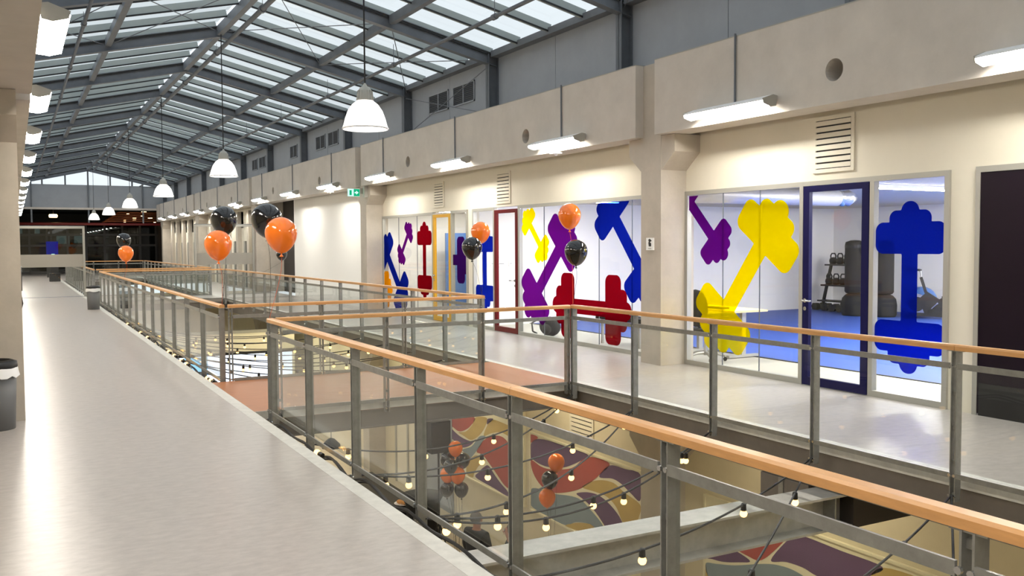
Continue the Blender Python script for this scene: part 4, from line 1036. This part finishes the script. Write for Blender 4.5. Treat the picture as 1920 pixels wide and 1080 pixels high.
# dark pendant lamp below and bright doorway
dp = bp(621, 833, Y=20)
dl = empty('dark_pendant', (dp.x, 20, dp.z-.1)); tag(dl, 'dark grey pendant shade hanging in the storey below', 'lamp')
MB().lathe([(.21, -.08), (.20, .0), (.08, .12), (.03, .14)], 24, (dp.x, 20, dp.z)).build('shade', 'seam', dl, smooth=True); MB().tube([(dp.x, 20, dp.z+.13), (dp.x, 20, -.43)], .008, 6).build('cord', 'cable', dl)
dw = struct('door_5', (XW, 21.3, ZL), 'brightly lit glazed doorway of the storey below')
B(XW-.03, 20.5, ZL, XW-.01, 22.0, -2.2).build('lit_pane', 'white_wall', dw)
for y in (20.4, 21.2, 22.0): B(XW-.06, y, ZL, XW, y+.08, -2.1).build('jamb', 'alu', dw)
B(XW-.06, 20.4, -2.2, XW, 22.08, -2.1).build('head', 'alu', dw)
for y in (18.6, 19.4): B(XW-.05, y, ZL, XW, y+.75, -1.9).build('grey_leaf', 'clad', dw)

# ------------------------------------------------------------------ people on the lower floor
def skin_mesh(name, pts, edges, rad, m, parent, sub=2):
    me = bpy.data.meshes.new(name); me.from_pydata([tuple(p) for p in pts], edges, []); o = bpy.data.objects.new(name, me); col.objects.link(o)
    sk_ = o.modifiers.new('skin', 'SKIN'); ss = o.modifiers.new('sub', 'SUBSURF'); ss.levels = sub; ss.render_levels = sub
    for i, r in enumerate(rad):
        me.skin_vertices[0].data[i].radius = (r, r) if not isinstance(r, tuple) else r
        me.skin_vertices[0].data[i].use_root = (i == 0)
    sk_.use_smooth_shade = True; me.materials.append(MATS[m]); o.parent = parent
    return o
def fuse(o, mb):
    """bake the grown body and add face, ears and fingers to the same mesh"""
    dg = bpy.context.evaluated_depsgraph_get(); ev = o.evaluated_get(dg)
    me = bpy.data.meshes.new_from_object(ev); b = bmesh.new(); b.from_mesh(me)
    vs_ = [b.verts.new(p) for p in mb.v]
    for f in mb.f: b.faces.new([vs_[i] for i in f])
    for f in b.faces: f.smooth = True; f.material_index = 0
    b.to_mesh(me); b.free(); o.modifiers.clear(); o.data = me
    if not me.materials: me.materials.append(MATS['skin'])
def person(x, y, rz, label, h=1.0, bald=True):
    r = empty('person', (x, y, ZL), rz); tag(r, label, 'person'); r.scale = (h, h, h)
    P = [(0, 0, .95), (0, .0, 1.12), (0, .0, 1.34), (0, .0, 1.46), (0, .02, 1.53), (0, .03, 1.62), (0, .02, 1.72),
         (.19, 0, 1.40), (.26, .02, 1.13), (.20, .20, .98), (.14, .30, 1.0), (-.19, 0, 1.40), (-.26, .02, 1.13), (-.20, .20, .98), (-.14, .30, 1.0),
         (.10, 0, .88), (.11, .02, .48), (.11, -.02, .08), (.12, .14, .035), (-.10, 0, .88), (-.11, .02, .48), (-.11, -.02, .08), (-.12, .14, .035)]
    Ed = [(0, 1), (1, 2), (2, 3), (3, 4), (4, 5), (5, 6), (2, 7), (7, 8), (8, 9), (9, 10), (2, 11), (11, 12), (12, 13), (13, 14), (0, 15), (15, 16), (16, 17), (17, 18), (0, 19), (19, 20), (20, 21), (21, 22)]
    Rd = [.14, .13, .15, .07, .06, (.088, .10), (.075, .085), .07, .052, .042, .035, .07, .052, .042, .035, .09, .062, .048, .04, .09, .062, .048, .04]
    body = skin_mesh('body', P, Ed, Rd, 'skin', r); extra = MB()
    skin_mesh('jacket', P[:4]+[P[7], P[8], P[9], P[11], P[12], P[13]], [(0, 1), (1, 2), (2, 3), (2, 4), (4, 5), (5, 6), (2, 7), (7, 8), (8, 9)], [.17, .165, .185, .085, .092, .072, .058, .092, .072, .058], 'jacket', r)
    skin_mesh('trousers', [P[0], P[15], P[16], (.11, -.02, .10), P[19], P[20], (-.11, -.02, .10)], [(0, 1), (1, 2), (2, 3), (0, 4), (4, 5), (5, 6)], [.155, .11, .082, .07, .11, .082, .07], 'trousers', r)
    for s in (-1, 1): MB().prism([(s*.115-.05, -.10), (s*.115+.05, -.10), (s*.115+.055, .14), (s*.115, .20), (s*.115-.055, .14)], 'z', .0, .085).build('shoe', 'black', r, local=True)
    hd = MB(); hd.ball((0, .0, 1.66), .108, 16, (.92, 1.02, 1.05)); 
    o = hd.build('hair', 'hair', r, smooth=True, local=True)
    for v in o.data.vertices:
        if v.co.y > .05 or v.co.z < 1.60: v.co = Vector((0, -.0, 1.65))+(v.co-Vector((0, 0, 1.65)))*.80
    extra.ball((0, .125, 1.63), .018, 8, (.8, 1.1, 1.3))
    for s in (-1, 1):
        MB().ball((s*.034, .108, 1.655), .011, 8).build('eye', 'black', r, smooth=True, local=True)
        extra.ball((s*.095, .02, 1.64), .025, 8, (.4, .8, 1.2))
    B(-.025, .112, 1.585, .025, .122, 1.592).build('mouth', 'm_red', r, local=True)
    for s in (-1, 1):
        for k in range(5):
            if k < 4: extra.tube([(s*(.15-.018*k), .31, 1.0), (s*(.14-.018*k), .36, .99), (s*(.135-.018*k), .38, .965)], [.0095, .009, .007], 6)
            else: extra.tube([(s*.11, .28, 1.01), (s*.08, .31, 1.02), (s*.07, .335, 1.01)], [.011, .010, .008], 6)
    fuse(body, extra)
pz = bp(893, 975, Z=ZL+1.62); person(pz.x, pz.y, math.radians(-70), 'balding person in a dark jacket below the bridge')
pz = bp(958, 1000, Z=ZL+1.5); person(pz.x, pz.y, math.radians(60), 'second person in dark clothes facing the balding person', .94)
